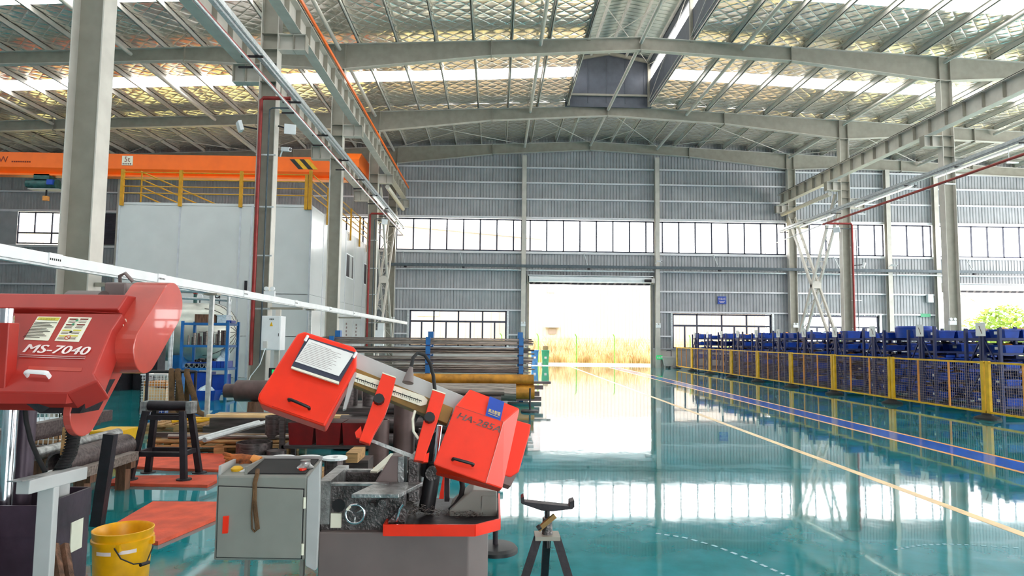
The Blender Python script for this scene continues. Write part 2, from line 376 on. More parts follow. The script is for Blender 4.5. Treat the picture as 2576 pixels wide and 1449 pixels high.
for xx in (-5.17, 0.73, 10.51, 16.63, 18.53, 23.17): S('jamb', MB().box(xx-0.06, xx+0.06, WY-0.07, WY+0.05, 1.1, 3.27), 'galv', wall)
for a, b in ((-31,1.86),(9.36,26.8)): S('sill', MB().box(a, b, WY-0.06, WY+0.1, 1.08, 1.14), 'trim', wall)
# windows
def window(n, x0, x1, z0, z1, bars, mid=None, lowbars=(), pane_cols=None, fr=0.05, mat='darkframe'):
    w = S('window_%d' % n); y = WY+0.1; w.location = ((x0+x1)/2, y, z0); w['kind'] = 'structure'
    S('frame', MB().box(x0,x1,y-0.03,y+0.03,z0,z0+fr).box(x0,x1,y-0.03,y+0.03,z1-fr,z1).box(x0,x0+fr,y-0.03,y+0.03,z0,z1).box(x1-fr,x1,y-0.03,y+0.03,z0,z1), mat, w)
    for bx, lo, hi in bars: S('mullion', MB().box(bx-fr/2,bx+fr/2,y-0.03,y+0.03,lo,hi), mat, w)
    if mid: S('transom', MB().box(x0,x1,y-0.035,y+0.035,mid-fr*0.6,mid+fr*0.6), mat, w)
    xs = [x0]+[b[0] for b in bars]+[x1] if pane_cols is None else pane_cols
    for a, b in zip(xs, xs[1:]):
        for s0, s1 in (((z0,z1),) if not mid else ((z0,mid),(mid,z1))):
            S('pane', MB().quad((a,y,s0),(b,y,s0),(b,y,s1),(a,y,s1)), 'glass', w)
wn = 0
for a, b in zip(POSTS, POSTS[1:]+[34.4]):
    x0, x1 = a+0.08, b-0.08
    if a == -22.2 or a == -14.2: x0 = a+0.08
    bars = [k+0.02 for k in range(math.ceil(x0), math.floor(x1)+1) if x0+0.12 < k+0.02 < x1-0.12]
    wn += 1
    if a == -30.2:
        window(wn, -28.3, -24.3, 6.9, 8.8, [(q, 7.55, 8.8) for q in (-27.3,-25.3)]+[(-26.3,6.9,8.8)], 7.55, fr=0.07)
        S('wall_panel', MB().box(-31,-28.3,WY+0.02,WY+0.06,6.8,8.84).box(-24.3,-22.3,WY+0.02,WY+0.06,6.8,8.84), 'wall', wall)
    else: window(wn, x0, x1, 6.83, 8.79, [(q, 6.83, 8.79) for q in bars], fr=0.085)
lv = S('louvre_panel', MB().box(-23.2,-22.35,WY-0.03,WY+0.0,6.9,8.75), 'louvre', wall)
for k in range(17): S('slat', MB().box(-23.12,-22.43,WY-0.06,WY-0.03,7.0+k*0.1,7.04+k*0.1), 'louvre', lv)
wn += 1; window(wn, -5.1, 0.66, 1.12, 3.27, [(q,1.12,3.27) for q in (-3.66,-2.2,-0.77)]+[(q,1.12,2.6) for q in (-4.38,-2.93,-1.49,-0.05)], 2.6, pane_cols=[-5.1,-3.66,-2.2,-0.77,0.66], fr=0.09)
wn += 1; window(wn, 10.58, 16.56, 1.12, 3.21, [(q,1.12,3.21) for q in (12.07,13.57,15.07)]+[(q,1.12,2.5) for q in (11.33,14.33,15.8)], 2.5, pane_cols=[10.58,12.07,13.57,15.07,16.56], fr=0.09)
wn += 1; window(wn, 18.6, 23.1, 1.12, 3.2, [(q,1.12,3.2) for q in (20.1,21.6)]+[(q,1.12,2.5) for q in (19.35,20.85,22.35)], 2.5, pane_cols=[18.6,20.1,21.6,23.1], fr=0.09)
# roller doors
def roller_door(n, x0, x1, zt):
    d = S('door_%d' % n); d.location = ((x0+x1)/2, WY, 0); d['kind'] = 'structure'
    S('shutter_roll', MB().cyl((x0+0.1,WY-0.2,zt+0.27),(x1-0.1,WY-0.2,zt+0.27),0.19,n=20), 'white', d, smooth=40)
    S('hood', MB().box(x0,x1,WY-0.42,WY-0.0,zt+0.46,zt+0.5), 'white', d)
    S('bottom_rail', MB().box(x0+0.15,x1-0.15,WY-0.06,WY+0.0,zt-0.03,zt+0.1), 'dark', d)
    k = 0; xx = x0+0.3
    while xx < x1-0.4:
        S('stripe', MB().prism([(xx,WY-0.065,zt-0.02),(xx+0.14,WY-0.065,zt-0.02),(xx+0.22,WY-0.065,zt+0.09),(xx+0.08,WY-0.065,zt+0.09)],(0,0.004,0)), 'greyd', d); xx += 0.44
    for xx in (x0+0.06, x1-0.06): S('guide_rail', MB().box(xx-0.06,xx+0.06,WY-0.1,WY+0.02,0,zt+0.1), 'steel_d', d)
    for xx in (x0, x1): S('end_plate', MB().box(xx-0.03,xx+0.03,WY-0.42,WY,zt+0.02,zt+0.5), 'steel_d', d)
    mo = S('drive_motor', MB().cyl((x1-0.55,WY-0.45,zt+0.22),(x1-0.15,WY-0.45,zt+0.22),0.09,n=12), 'dark', d)
    S('motor_box', MB().box(x1-0.15,x1+0.05,WY-0.52,WY-0.3,zt+0.1,zt+0.36), 'concrete', d)
roller_door(1, 1.86, 9.36, 4.9); roller_door(2, 26.8, 34.2, 4.72)
# unseen walls behind and beside the camera, same sheeting; openings set for the light
S('wall_front', MB().box(-31,1.5,-9.3,-9.1,0,4.9).box(9.5,35,-9.3,-9.1,0,4.9).box(-31,35,-9.3,-9.1,4.9,13.9), 'wall')
S('wall_left', MB().box(-31.3,-31.1,-9,40.2,0,13), 'wall')
S('wall_right', MB().box(35.0,35.2,-9,40.2,0,1.1).box(35.0,35.2,-9,40.2,9.5,13), 'wall')
# ---- roof : foil blanket, purlins, skylights, ridge monitor
ce = S('ceiling')
def slope_sheet(x0, x1, y0, y1):
    n = max(2, int((y1-y0)/0.5)); m = max(2, int(abs(x1-x0)/0.75)); mb = MB()
    for j in range(n+1):
        yy = y0+(y1-y0)*j/n
        for i in range(m+1):
            xx = x0+(x1-x0)*i/m
            sag = 0.025*abs(math.sin(math.pi*(xx-0.5)/1.5)) + 0.012*math.sin(yy*5.1+xx*0.7)
            mb.v.append(V((xx, yy, roofz(xx)-sag)))
    mb.f = [(j*(m+1)+i, (j+1)*(m+1)+i, (j+1)*(m+1)+i+1, j*(m+1)+i+1) for j in range(n) for i in range(m)]
    S('insulation_sheet', mb, 'foil', ce, smooth=80)
YS = [(-9.0,-2.3),(-1.1,5.5),(6.7,13.4),(14.6,21.3),(22.5,28.92),(30.1,33.3)]
SKY = [(-2.3,-1.1),(5.5,6.7),(13.4,14.6),(21.3,22.5),(28.92,30.1)]
for y0, y1 in YS:
    for a, b in ((-31,-18.5),(-18.5,-6.5),(-6.5,3.5),(7.7,17.5),(17.5,34.5)): slope_sheet(a, b, y0, y1)
for a, b in ((-31,-18.5),(-18.5,-6.5),(-6.5,5.6),(5.6,17.5),(17.5,34.5)): slope_sheet(a, b, 33.3, 40.1)
for y0, y1 in SKY:
    for a, b in ((-31,-6.5),(-6.5,3.5),(7.7,17.5),(17.5,34.5)):
        S('skylight', MB().quad((a,y0,roofz(a)+0.02),(b,y0,roofz(b)+0.02),(b,y1,roofz(b)+0.02),(a,y1,roofz(a)+0.02)), 'skylight', ce)
PX = [5.6-2.1-1.5*k for k in range(23)]+[5.6+2.1+1.5*k for k in range(18)]
for xx in PX:
    z = roofz(xx)
    S('purlin', MB().box(xx-0.012,xx+0.012,-9.0,39.9,z-0.25,z-0.03).box(xx-0.06,xx+0.012,-9.0,39.9,z-0.045,z-0.03).box(xx-0.012,xx+0.06,-9.0,39.9,z-0.25,z-0.235), 'steel', ce)
for xx in (4.35, 6.85):  # ridge purlins beyond the monitor
    S('purlin', MB().box(xx-0.035,xx+0.035,33.3,39.9,roofz(xx)-0.25,roofz(xx)-0.03), 'steel', ce)
for xx in (-30.1,-22.2,-14.2,-6.2,1.63,5.6,9.62,17.72,25.6):  # round tie tubes between frames
    z = roofz(xx)-0.5
    for ya, yb in ((18.1,25.5),(25.8,33.3),(33.6,39.6)):
        if ya < 20 and xx > 20: continue
        S('tie_tube', MB().cyl((xx,ya,z),(xx,yb,z),0.075,n=12), 'steel', ce, smooth=40)
BX = (-30.1,-22.2,-14.2,-6.2,1.63,5.6,9.62,17.72,25.6)
for a, b in zip(BX, BX[1:]):
    za, zb = roofz(a)-0.38, roofz(b)-0.38
    S('bracing_rod', MB().cyl((a,33.7,za),(b,39.5,zb),0.02,n=6), 'steel', ce); S('bracing_rod', MB().cyl((b,33.7,zb),(a,39.5,za),0.02,n=6), 'steel', ce)
# ridge monitor
mo = S('ridge_monitor'); mo.parent = ce
S('side_wall', MB().box(3.46,3.52,-9,33.2,13.55,14.75).box(3.46,3.52,-9,33.2,15.35,16.0), 'monitor', mo)
S('side_wall', MB().box(7.68,7.74,-9,33.2,13.55,14.75).box(7.68,7.74,-9,33.2,15.35,16.0), 'monitor', mo)
S('end_wall', MB().box(3.4,7.8,33.2,33.28,13.4,16.3), 'monitor', mo)
for k in range(5): S('end_rib', MB().box(3.6+k*0.95,3.63+k*0.95,33.17,33.2,13.6,15.9), 'monitor', mo)
S('end_rail', MB().box(3.5,7.7,33.08,33.18,13.95,14.05), 'steel_d', mo)
dk = MB(); yy = -9.0
while yy < 33.2:
    for sx in (-1, 1):
        x1 = 5.6+sx*2.35
        dk.hexa([(5.6,yy,16.4),(x1,yy,16.0),(x1,yy+0.22,16.0),(5.6,yy+0.22,16.4),(5.6,yy,16.43),(x1,yy,16.03),(x1,yy+0.22,16.03),(5.6,yy+0.22,16.43)])
        dk.hexa([(5.6,yy+0.22,16.45),(x1,yy+0.22,16.05),(x1,yy+0.32,16.05),(5.6,yy+0.32,16.45),(5.6,yy+0.22,16.48),(x1,yy+0.22,16.08),(x1,yy+0.32,16.08),(5.6,yy+0.32,16.48)])
    yy += 0.32
dk.hexa([(3.25,-9,16.02),(5.6,-9,16.44),(5.6,33.2,16.44),(3.25,33.2,16.02),(3.25,-9,16.12),(5.6,-9,16.54),(5.6,33.2,16.54),(3.25,33.2,16.12)]).hexa([(5.6,-9,16.44),(7.95,-9,16.02),(7.95,33.2,16.02),(5.6,33.2,16.44),(5.6,-9,16.54),(7.95,-9,16.12),(7.95,33.2,16.12),(5.6,33.2,16.54)])
d = S('deck_sheet', dk, 'deck', mo); d['kind'] = 'stuff'
for xx, z in ((3.6,15.85),(4.7,16.1),(5.6,16.2),(6.5,16.1),(7.6,15.85)): S('monitor_purlin', MB().box(xx-0.05,xx+0.05,8,33.1,z-0.12,z), 'steel', mo)
for yy in (25.65, 33.05, 17.9):
    for xx in (3.55, 7.65): S('monitor_post', MB().box(xx-0.07,xx+0.07,yy-0.07,yy+0.07,13.4,15.9), 'steel_d', mo)
    S('monitor_rafter', MB().bar((3.5,yy,15.75),(5.6,yy,16.15),0.12,0.16).bar((5.6,yy,16.15),(7.7,yy,15.75),0.12,0.16), 'steel_d', mo)
for ya, yb in ((17.9,25.65),(25.65,33.1)):
    S('bracing_rod', MB().cyl((3.6,ya,15.7),(7.6,yb,15.7),0.02,n=6), 'steel', mo); S('bracing_rod', MB().cyl((7.6,ya,15.7),(3.6,yb,15.7),0.02,n=6), 'steel', mo)
    S('bracing_rod', MB().cyl((7.6,ya+0.3,13.6),(7.6,yb,15.6),0.015,n=6), 'steel', mo); S('bracing_rod', MB().cyl((7.6,ya+0.3,15.6),(7.6,yb,13.6),0.015,n=6), 'steel', mo)

# ================================================================ portal frames
def rafter(Y, label):
    r = T('roof_rafter', label, 'roof beam', (5.6, Y, 12.0), 'portal rafters')
    top = lambda x: roofz(x)-0.25
    pts = [(-30.4, top(-30.4)-0.55), (-20.0, top(-20)-0.5), (-12.2, top(-12.2)-0.52), (-6.2, 12.0), (-0.3, 12.68), (5.6, 13.03), (11.6, 12.72), (17.75, 12.03), (20.5, 12.18), (34.0, top(34)-0.5)]
    web = MB(); fb = MB(); ft = MB()
    for (xa, za), (xb, zb) in zip(pts, pts[1:]):
        web.prism([(xa,Y-0.008,za),(xb,Y-0.008,zb),(xb,Y-0.008,top(xb)),(xa,Y-0.008,top(xa))],(0,0.016,0))
        fb.bar((xa,Y,za),(xb,Y,zb),0.24,0.02); 
        ft.bar((xa,Y,top(xa)-0.01),(xb,Y,top(xb)-0.01),0.24,0.02)
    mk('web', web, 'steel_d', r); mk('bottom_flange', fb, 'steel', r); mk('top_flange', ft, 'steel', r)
    for xs in (-22.2,-12.2,-0.3,5.6,11.6,24.6):
        zb = next(za+(zb-za)*(xs-xa)/(xb-xa) for (xa,za),(xb,zb) in zip(pts,pts[1:]) if xa <= xs <= xb)
        mk('splice_plate', MB().box(xs-0.015,xs+0.015,Y-0.13,Y+0.13,zb-0.08,top(xs)+0.02), 'steel_d', r)
    for xs in (-6.2, 17.75):
        for dx in (-0.22, 0.22): mk('knee_stiffener', MB().box(xs+dx-0.01,xs+dx+0.01,Y-0.12,Y+0.12,12.0,top(xs)), 'steel_d', r)
    for xx in PX:
        if -30 < xx < 33: mk('purlin_cleat', MB().box(xx-0.06,xx-0.02,Y-0.05,Y+0.05,top(xx),top(xx)+0.16), 'steel_d', r)
rafter(25.65, 'nearest of the three roof beams crossing the hall under the foil roof')
rafter(33.45, 'middle roof beam crossing the hall, at the far end of the dark ridge opening')
rafter(39.72, 'farthest roof beam, lying along the top of the grey end wall')
def column(X, Y, side, label, zt=12.0, brackets=True, group='crane columns'):
    """side +1: right-hand row, main hall lies to its left"""
    c = T('steel_column', label, 'column', (X, Y, 0), group)
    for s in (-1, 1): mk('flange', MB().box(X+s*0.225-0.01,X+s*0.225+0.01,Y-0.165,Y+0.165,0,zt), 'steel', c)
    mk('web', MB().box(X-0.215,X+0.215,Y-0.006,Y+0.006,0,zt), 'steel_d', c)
    mk('base_plate', MB().box(X-0.32,X+0.32,Y-0.24,Y+0.24,0,0.03), 'steel_d', c)
    for z in ((8.45,8.95,9.35,9.78,12.0) if brackets else (12.0,)): mk('stiffener', MB().box(X-0.21,X+0.21,Y-0.16,Y+0.16,z-0.012,z), 'steel_d', c)
    if brackets:
        for dirx, zb, zt2, ln in ((-side,9.33,9.78,0.72),(side,8.42,8.93,0.72)):
            xa, xb = X+dirx*0.235, X+dirx*(0.235+ln)
            b = mk('bracket', MB().box(min(xa,xb),max(xa,xb),Y-0.15,Y+0.15,zt2-0.02,zt2).bar((xa,Y,zb+0.01),(xb,Y,zb+0.01),0.3,0.02).box(min(xa,xb),max(xa,xb),Y-0.007,Y+0.007,zb+0.02,zt2-0.02), 'steel', c)
            for xs in (xa+dirx*ln*0.55, xb): mk('bracket_stiffener', MB().box(xs-0.008,xs+0.008,Y-0.15,Y+0.15,zb,zt2), 'steel_d', b)
    return c
column(-6.2, 10.1, -1, 'large grey steel column nearest the camera, left of the picture', 12.6)
colB = column(-6.2, 17.9, -1, 'grey steel column with a red riser pipe and the white switch cabinet', 12.6)
column(-6.2, 25.65, -1, 'bare grey steel column in front of the white clean room corner')
colD = column(-6.2, 33.45, -1, 'left-row steel column with red riser beside the laced cross brace')
column(-6.2, 39.6, -1, 'left-row steel column standing at the end wall behind the cross brace')
column(17.75, 25.65, 1, 'right-row steel column nearest the camera, in front of the second roller door')
column(17.75, 33.45, 1, 'right-row steel column with red riser beside the right cross brace')
column(17.75, 39.6, 1, 'right-row steel column standing at the end wall left of the right cross brace')
def wind_post(x, label):
    c = T('wind_post', label, 'column', (x, WY-0.25, 0), 'end wall posts')
    zt = min(12.6, roofz(x)-0.9)
    for yy in (WY-0.38, WY-0.12): mk('flange', MB().box(x-0.13,x+0.13,yy-0.01,yy+0.01,0,zt), 'steel', c)
    mk('web', MB().box(x-0.006,x+0.006,WY-0.37,WY-0.13,0,zt), 'steel_d', c)
wind_post(1.63, 'slim end wall post at the left side of the roller door')
wind_post(9.62, 'slim end wall post at the right side of the roller door')
wind_post(-14.2, 'slim end wall post hidden partly behind the white clean room')
wind_post(-22.2, 'slim end wall post at far left between louvre panel and clean room')
wind_post(23.66, 'slim end wall post carrying a small white camera, right half')
wind_post(26.62, 'slim end wall post at the left side of the second roller door')
# crane runways
def runway(X, zb, Y0, Y1, label, cond=None, stiff_from=10.0):
    g = T('crane_runway_girder', label, 'crane girder', (X, (Y0+Y1)/2, zb), 'crane runway girders')
    h = 0.62; z = zb+h/2
    mk('web', MB().box(X-0.006,X+0.006,Y0,Y1,zb+0.02,zb+h-0.02), 'steel', g)
    mk('top_flange', MB().box(X-0.17,X+0.17,Y0,Y1,zb+h-0.02,zb+h), 'steel', g); mk('bottom_flange', MB().box(X-0.15,X+0.15,Y0,Y1,zb,zb+0.02), 'steel', g)
    mk('crane_rail', MB().box(X-0.035,X+0.035,Y0,Y1,zb+h,zb+h+0.1), 'dark', g)
    y = Y1-0.5; proto = {}
    while y > stiff_from:
        for s in (-1, 1):
            if s in proto:
                c = proto[s].copy(); COL.objects.link(c); c.location.y += y-proto[s].get('y0', y); 
            else:
                proto[s] = mk('stiffener', MB().box(X+min(s*0.01,s*0.14),X+max(s*0.01,s*0.14),y-0.006,y+0.006,zb+0.06,zb+h-0.02), 'steel_d', g); proto[s]['y0'] = y
        y -= 0.97
    if cond: mk('conductor_rail', MB().box(X+cond-0.03,X+cond+0.03,Y0,Y1,zb+h+0.05,zb+h+0.15), 'orange', g, label='x' if False else None) if False else mk('conductor_rail', MB().box(X+cond-0.025,X+cond+0.025,Y0,Y1,zb+h+0.04,zb+h+0.13), 'orange', g)
    return g
runway(-5.5, 9.79, 8.0, 39.5, 'left crane runway girder of the main hall with orange conductor rail', 0.24)
runway(17.05, 9.79, 15.0, 39.5, 'right crane runway girder of the main hall', None, 15.0)
runway(-6.9, 8.94, 8.0, 39.5, 'lower crane runway girder on the far side of the left columns')
for X, lab in ((-5.55,'pale strut tube between the last two left columns below the crane girder'), (17.1,'pale strut tube between the last two right columns below the crane girder')):
    one('strut_tube', MB().cyl((X,33.6,9.2),(X,39.4,9.2),0.11,n=14), 'steel', lab, 'strut', smooth=40)
# laced cross braces
def laced(c, x, a, b):
    for dx in (-0.2, 0.2): mk('chord', MB().bar((x+dx,a[0],a[1]),(x+dx,b[0],b[1]),0.09,0.17), 'steel', c)
    n = 14
    for k in range(n):
        t0, t1 = (k+0.1)/n, (k+0.9)/n; p = lambda t, dx: (x+dx, a[0]+(b[0]-a[0])*t, a[1]+(b[1]-a[1])*t)
        s = 0.2 if k % 2 else -0.2
        mk('lacing_bar', MB().bar(p(t0,-s),p(t1,s),0.03,0.03), 'steel', c)
        if k % 2: mk('lacing_bar', MB().bar(p(t0,-0.2),p(t0,0.2),0.03,0.03), 'steel', c)
for X, lab in ((-6.1,'white laced steel cross brace between the last two left columns'), (17.65,'white laced steel cross brace between the last two right columns')):
    c = T('cross_brace', lab, 'brace', (X, 36.5, 0.2), 'laced cross braces')
    laced(c, X, (33.75, 9.2), (39.3, 0.3)); laced(c, X, (39.3, 9.0), (33.75, 0.3))
    mk('gusset_plate', MB().box(X-0.24,X+0.24,36.35,36.7,4.55,4.95), 'steel', c)

# ================================================================ end wall fittings
t = T('cable_trunking', 'long dark trunking hung across the end wall above the roller door', 'trunking', (0, 39.45, 5.9))
mk('trunk', MB().box(-6.4,34,39.28,39.41,5.82,5.98), 'greypaint', t)
for xx in (-5.4,-2.0,5.4,13.2,20.5,28.6):
    mk('hanger', MB().bar((xx,39.36,5.98),(xx-0.15,39.75,6.75),0.04,0.04), 'galv', t)
    mk('clamp', MB().box(xx+0.0,xx+0.14,39.27,39.42,5.73,5.82), 'dark', t)
for k, (a, b) in enumerate(((-5.3,1.3),(1.9,9.3),(9.9,17.2),(18.2,23.4),(23.9,33.9))):
    l = one('light_tube', MB().cyl((a,39.34,5.66),(b,39.34,5.66),0.05,n=10), 'galv', ['slim light rail under the trunking, left of the roller door','slim light rail under the trunking, above the roller door','slim light rail under the trunking, above the blue wall sign','slim light rail under the trunking, behind the right cross brace','slim light rail under the trunking, above the second roller door'][k], 'light', 'light rails on the end wall', smooth=40)
sg = T('wall_sign', 'small blue sign with white characters high on the end wall', 'sign', (13.55, WY-0.03, 3.85))
mk('plate', MB().box(13.3,13.82,WY-0.05,WY-0.02,3.82,4.28), 'stickerblue', sg)
text('lettering', '仓库A区', 'textwhite', sg, (13.34,WY-0.05,4.06), (1,0,0), (0,0,1), 0.44, 0.14, 0.004)
for k, w in enumerate((0.34,0.26)): mk('text_line', MB().box(13.56-w/2,13.56+w/2,WY-0.056,WY-0.05,3.96-k*0.07,3.985-k*0.07), 'textwhite', sg)
def emergency(p, label, face=(0,-1,0)):
    c = T('emergency_light', label, 'emergency light', p, 'twin-head emergency lights'); x, y, z = p
    mk('housing', MB().box(x-0.14,x+0.14,y-0.07,y,z,z+0.16), 'white', c)
    for dx in (-0.08, 0.08): mk('lamp_head', MB().cyl((x+dx,y-0.02,z+0.22),(x+dx,y-0.09,z+0.22),0.055,n=10), 'white', c)
emergency((-6.0,39.35,2.55), 'emergency light on the left end column beside the cross brace')
emergency((1.63,WY-0.4,2.35), 'emergency light on the post left of the roller door')
emergency((9.62,WY-0.4,2.35), 'emergency light on the post right of the roller door')
emergency((17.75,39.35,2.45), 'emergency light on the right end column beside the blue racks')
emergency((17.6,25.48,2.32), 'emergency light on the nearest right-row column')
emergency((-5.9,17.65,2.62), 'emergency light above the white busbar on the red riser column')
def cctv(p, q, label):
    c = T('security_camera', label, 'camera', p, 'small white security cameras'); p, q = V(p), V(q)
    mk('body', MB().bar(p, q, 0.1, 0.1), 'white', c); d = (q-p).normalized()
    mk('lens', MB().cyl(q, q+d*0.02, 0.035, n=10), 'black', c); mk('arm', MB().bar(p+V((0,0,-0.02)), p+V((-0.1,0.15,-0.16)), 0.03, 0.03), 'white', c)
cctv((9.55,39.35,6.3),(9.75,39.1,6.24), 'security camera on the post right of the roller door')
cctv((23.6,39.35,6.25),(23.85,39.1,6.18), 'security camera on the slim post right of the right cross brace')
cctv((-5.7,17.6,6.55),(-5.45,17.45,6.5), 'security camera on the red riser column by the crane stripes')
def flood(c, label, d, up_):
    t = T('floodlight', label, 'floodlight', c, 'white floodlights'); c = V(c); d = V(d).normalized()
    mk('housing', MB().bar(c, c+d*0.1, 0.3, 0.26), 'white', t, bevel=0.01)
    mk('bracket', MB().bar(c, c+V(up_), 0.04, 0.04), 'dark', t)
flood((-5.55,17.7,7.12), 'square white floodlight on the right of the red riser column', (0.3,-1,-0.25), (-0.35,0.12,0.12))
flood((-6.85,17.75,7.2), 'slim white floodlight on the left of the red riser column', (-0.8,-0.5,-0.3), (0.4,0.1,-0.05))
flood((-5.6,33.2,7.35), 'small white floodlight beside the far left riser column', (0.5,-1,-0.3), (-0.35,0.15,0.1))
flood((17.1,33.0,7.25), 'white floodlight on the left of the right riser column', (-0.6,-0.8,-0.4), (0.35,0.15,0.1))
flood((18.65,33.5,5.55), 'white floodlight on the right of the right riser column', (0.8,-0.6,-0.3), (-0.6,0.05,-0.05))
ex = T('exit_sign', 'green running man exit sign on the post right of the roller door', 'exit sign', (9.7,WY-0.42,0.5))
mk('panel', MB().box(9.5,9.86,WY-0.44,WY-0.4,0.5,0.72), 'exit', ex)
for k in range(3): mk('pictogram', MB().box(9.55+k*0.09,9.61+k*0.09,WY-0.445,WY-0.44,0.55,0.66), 'textwhite', ex)
one('exit_sign', MB().box(23.9+1.7,23.9+2.3,WY-0.1,WY-0.05,3.18,3.38), 'bingreen', 'pale green exit sign on the wall near the second roller door', 'exit sign')
sk = T('wash_basin', 'grey stone wash trough with tall tap beside the roller door', 'basin', (10.15, WY-0.3, 0))
mk('trough', MB().hexa([(9.95,WY-0.55,0.1),(10.4,WY-0.55,0.1),(10.4,WY-0.02,0.1),(9.95,WY-0.02,0.1),(9.82,WY-0.62,0.62),(10.5,WY-0.62,0.62),(10.5,WY,0.62),(9.82,WY,0.62)]), 'concrete', sk)
mk('rim', MB().box(9.78,10.54,WY-0.66,WY-0.58,0.6,0.68).box(9.78,10.54,WY-0.06,WY,0.6,0.68).box(9.78,9.86,WY-0.6,WY,0.6,0.68).box(10.46,10.54,WY-0.6,WY,0.6,0.68), 'concrete', sk)
for xx in (9.98, 10.37): mk('leg', MB().box(xx-0.05,xx+0.05,WY-0.5,WY-0.1,0,0.12), 'concrete', sk)
mk('tap', MB().tube([(10.45,WY-0.15,0.66),(10.45,WY-0.15,1.0),(10.42,WY-0.2,1.02),(10.15,WY-0.35,1.02),(10.1,WY-0.36,0.98)],0.018), 'dark', sk, smooth=50)
one('wall_box', MB().box(26.0,26.32,WY-0.25,WY-0.05,4.05,4.55), 'white', 'white junction box beside the post left of the second roller door', 'junction box')
# ================================================================ outdoors
gr = tag(mk('lawn', MB().box(-80,110,43.3,140,-0.3,0.03), 'lawn'), kind='structure')
tag(mk('kerb', MB().box(-80,110,43.2,43.42,-0.1,0.1), 'concrete'), kind='structure')
b1 = T('factory_building', 'tall pale ribbed factory hall seen through the high left windows', 'building', (-20,80,0))
mk('wall', MB().prism([(-60,80,0),(5.5,80,0),(5.5,80,13.6),(-24,80,16.0),(-60,80,14.2)],(0,6,0)), 'facade', b1)
for k in range(64): mk('rib', MB().box(5.4-k*1.0,5.46-k*1.0,79.95,80,0.2,13.4+min(k*0.08,2.3)), 'facade', b1)
mk('roof_trim', MB().bar((5.5,79.9,13.7),(-24,79.9,16.1),0.3,0.25), 'concrete', b1)
for zz in (5.4, 4.2): mk('window', MB().box(-9.3,-6.7,79.9,80.0,zz,zz+0.9), 'greyl', b1)
b2 = T('factory_building', 'low white ribbed hall seen straight through the open roller door', 'building', (14,74,0))
mk('wall', MB().box(3.2,30,74,79,0,7.6), 'facade', b2)
for k in range(66): mk('rib', MB().box(3.2+k*0.4,3.24+k*0.4,73.95,74,0.2,7.5), 'facade', b2)
p = at(1377,736,73.9); q = at(1396,716,73.9)
mk('window', MB().box(p.x,q.x,73.9,74,p.z,q.z+1), 'galv', b2)  # pale metal colour paints the outdoor haze over this window
p = at(1380,840,73.9); q = at(1398,826,73.9)
v = mk('vent', MB().box(p.x,q.x,73.85,74,p.z,q.z), 'greyd', b2); mk('canopy', MB().box(p.x-0.4,q.x+0.4,73.4,74,q.z+0.1,q.z+0.25), 'concrete', v)
fe = T('mesh_fence', 'tall green wire mesh fence with hooked posts behind the roller door', 'fence', (6,43.9,0))
for px in (1262,1354,1450,1546,1642,1738,1834,1930,2026,2122,2218,2314,2410,2506,2600):
    p = floor_at(px, 917, 0.0); xx = (px-1246)/1688*43.9+0.0
    po = mk('post', MB().tube([(xx,43.9,0),(xx,43.9,1.75),(xx-0.03,43.85,1.85),(xx-0.12,43.75,1.97)],0.035,n=6), 'postgreen', fe)
wm = MB()
for k in range(16): wm.box(0,36,43.9,43.905,0.1+k*0.105,0.106+k*0.105)
for k in range(240): wm.box(k*0.15,k*0.15+0.006,43.9,43.905,0.1,1.7)
w = mk('wire_mesh', wm, 'postgreen', fe); w['kind'] = 'stuff'
rb = MB(); random.seed(3)
for k in range(16000):
    y = random.uniform(44.3, 58); xx = random.uniform(-0.18*y, 0.75*y-12) if k % 3 else random.uniform(0, 11)
    h = (0.55+0.9*random.random())*(0.75 if y < 47 else 1.25+(y-47)*0.02); dx, dy = random.uniform(-0.35,0.35)*h, random.uniform(-0.3,0.3)*h; w_ = random.uniform(0.02,0.05)
    a = random.uniform(0, 3.14); cx, cy = math.cos(a)*w_, math.sin(a)*w_
    rb.add([(xx-cx,y-cy,0),(xx+cx,y+cy,0),(xx+dx*0.4+cx*0.8,y+dy*0.4+cy*0.8,h*0.6),(xx+dx*0.4-cx*0.8,y+dy*0.4-cy*0.8,h*0.6),(xx+dx,y+dy,h)], [(0,1,2,3),(3,2,4)])
tag(mk('dry_reeds', rb, 'reed'), 'dry yellow reeds and weeds growing behind the green mesh fence', 'reeds', kind='stuff')
def wheelie(xx, mat, label, sym):
    b = T('wheelie_bin', label, 'bin', (xx, 40.9, 0), 'wheelie bins outside'); y = 40.9
    mk('body', MB().hexa([(xx-0.17,y-0.2,0.04),(xx+0.17,y-0.2,0.04),(xx+0.17,y+0.2,0.04),(xx-0.17,y+0.2,0.04),(xx-0.22,y-0.27,0.88),(xx+0.22,y-0.27,0.88),(xx+0.22,y+0.27,0.88),(xx-0.22,y+0.27,0.88)]), mat, b)
    mk('lid', MB().box(xx-0.24,xx+0.24,y-0.3,y+0.3,0.88,0.95), mat, b, bevel=0.02)
    for s in (-1,1): mk('wheel', MB().cyl((xx+s*0.17,y+0.2,0.09),(xx+s*0.2,y+0.2,0.09),0.09,n=12), 'black', b)
    f = y-0.245
    mk('emblem', MB().prism([(xx-0.08,f,0.6),(xx+0.08,f,0.6),(xx,f,0.74)] if sym else [(xx-0.07,f,0.6),(xx+0.07,f,0.6),(xx+0.07,f,0.73),(xx-0.07,f,0.73)],(0,0.03,0)), 'textwhite', b)
    mk('text_block', MB().hexa([(xx-0.07,f,0.44),(xx+0.07,f,0.44),(xx+0.07,f+0.03,0.44),(xx-0.07,f+0.03,0.44),(xx-0.07,f-0.01,0.56),(xx+0.07,f-0.01,0.56),(xx+0.07,f+0.03,0.56),(xx-0.07,f+0.03,0.56)]), 'textwhite', b)
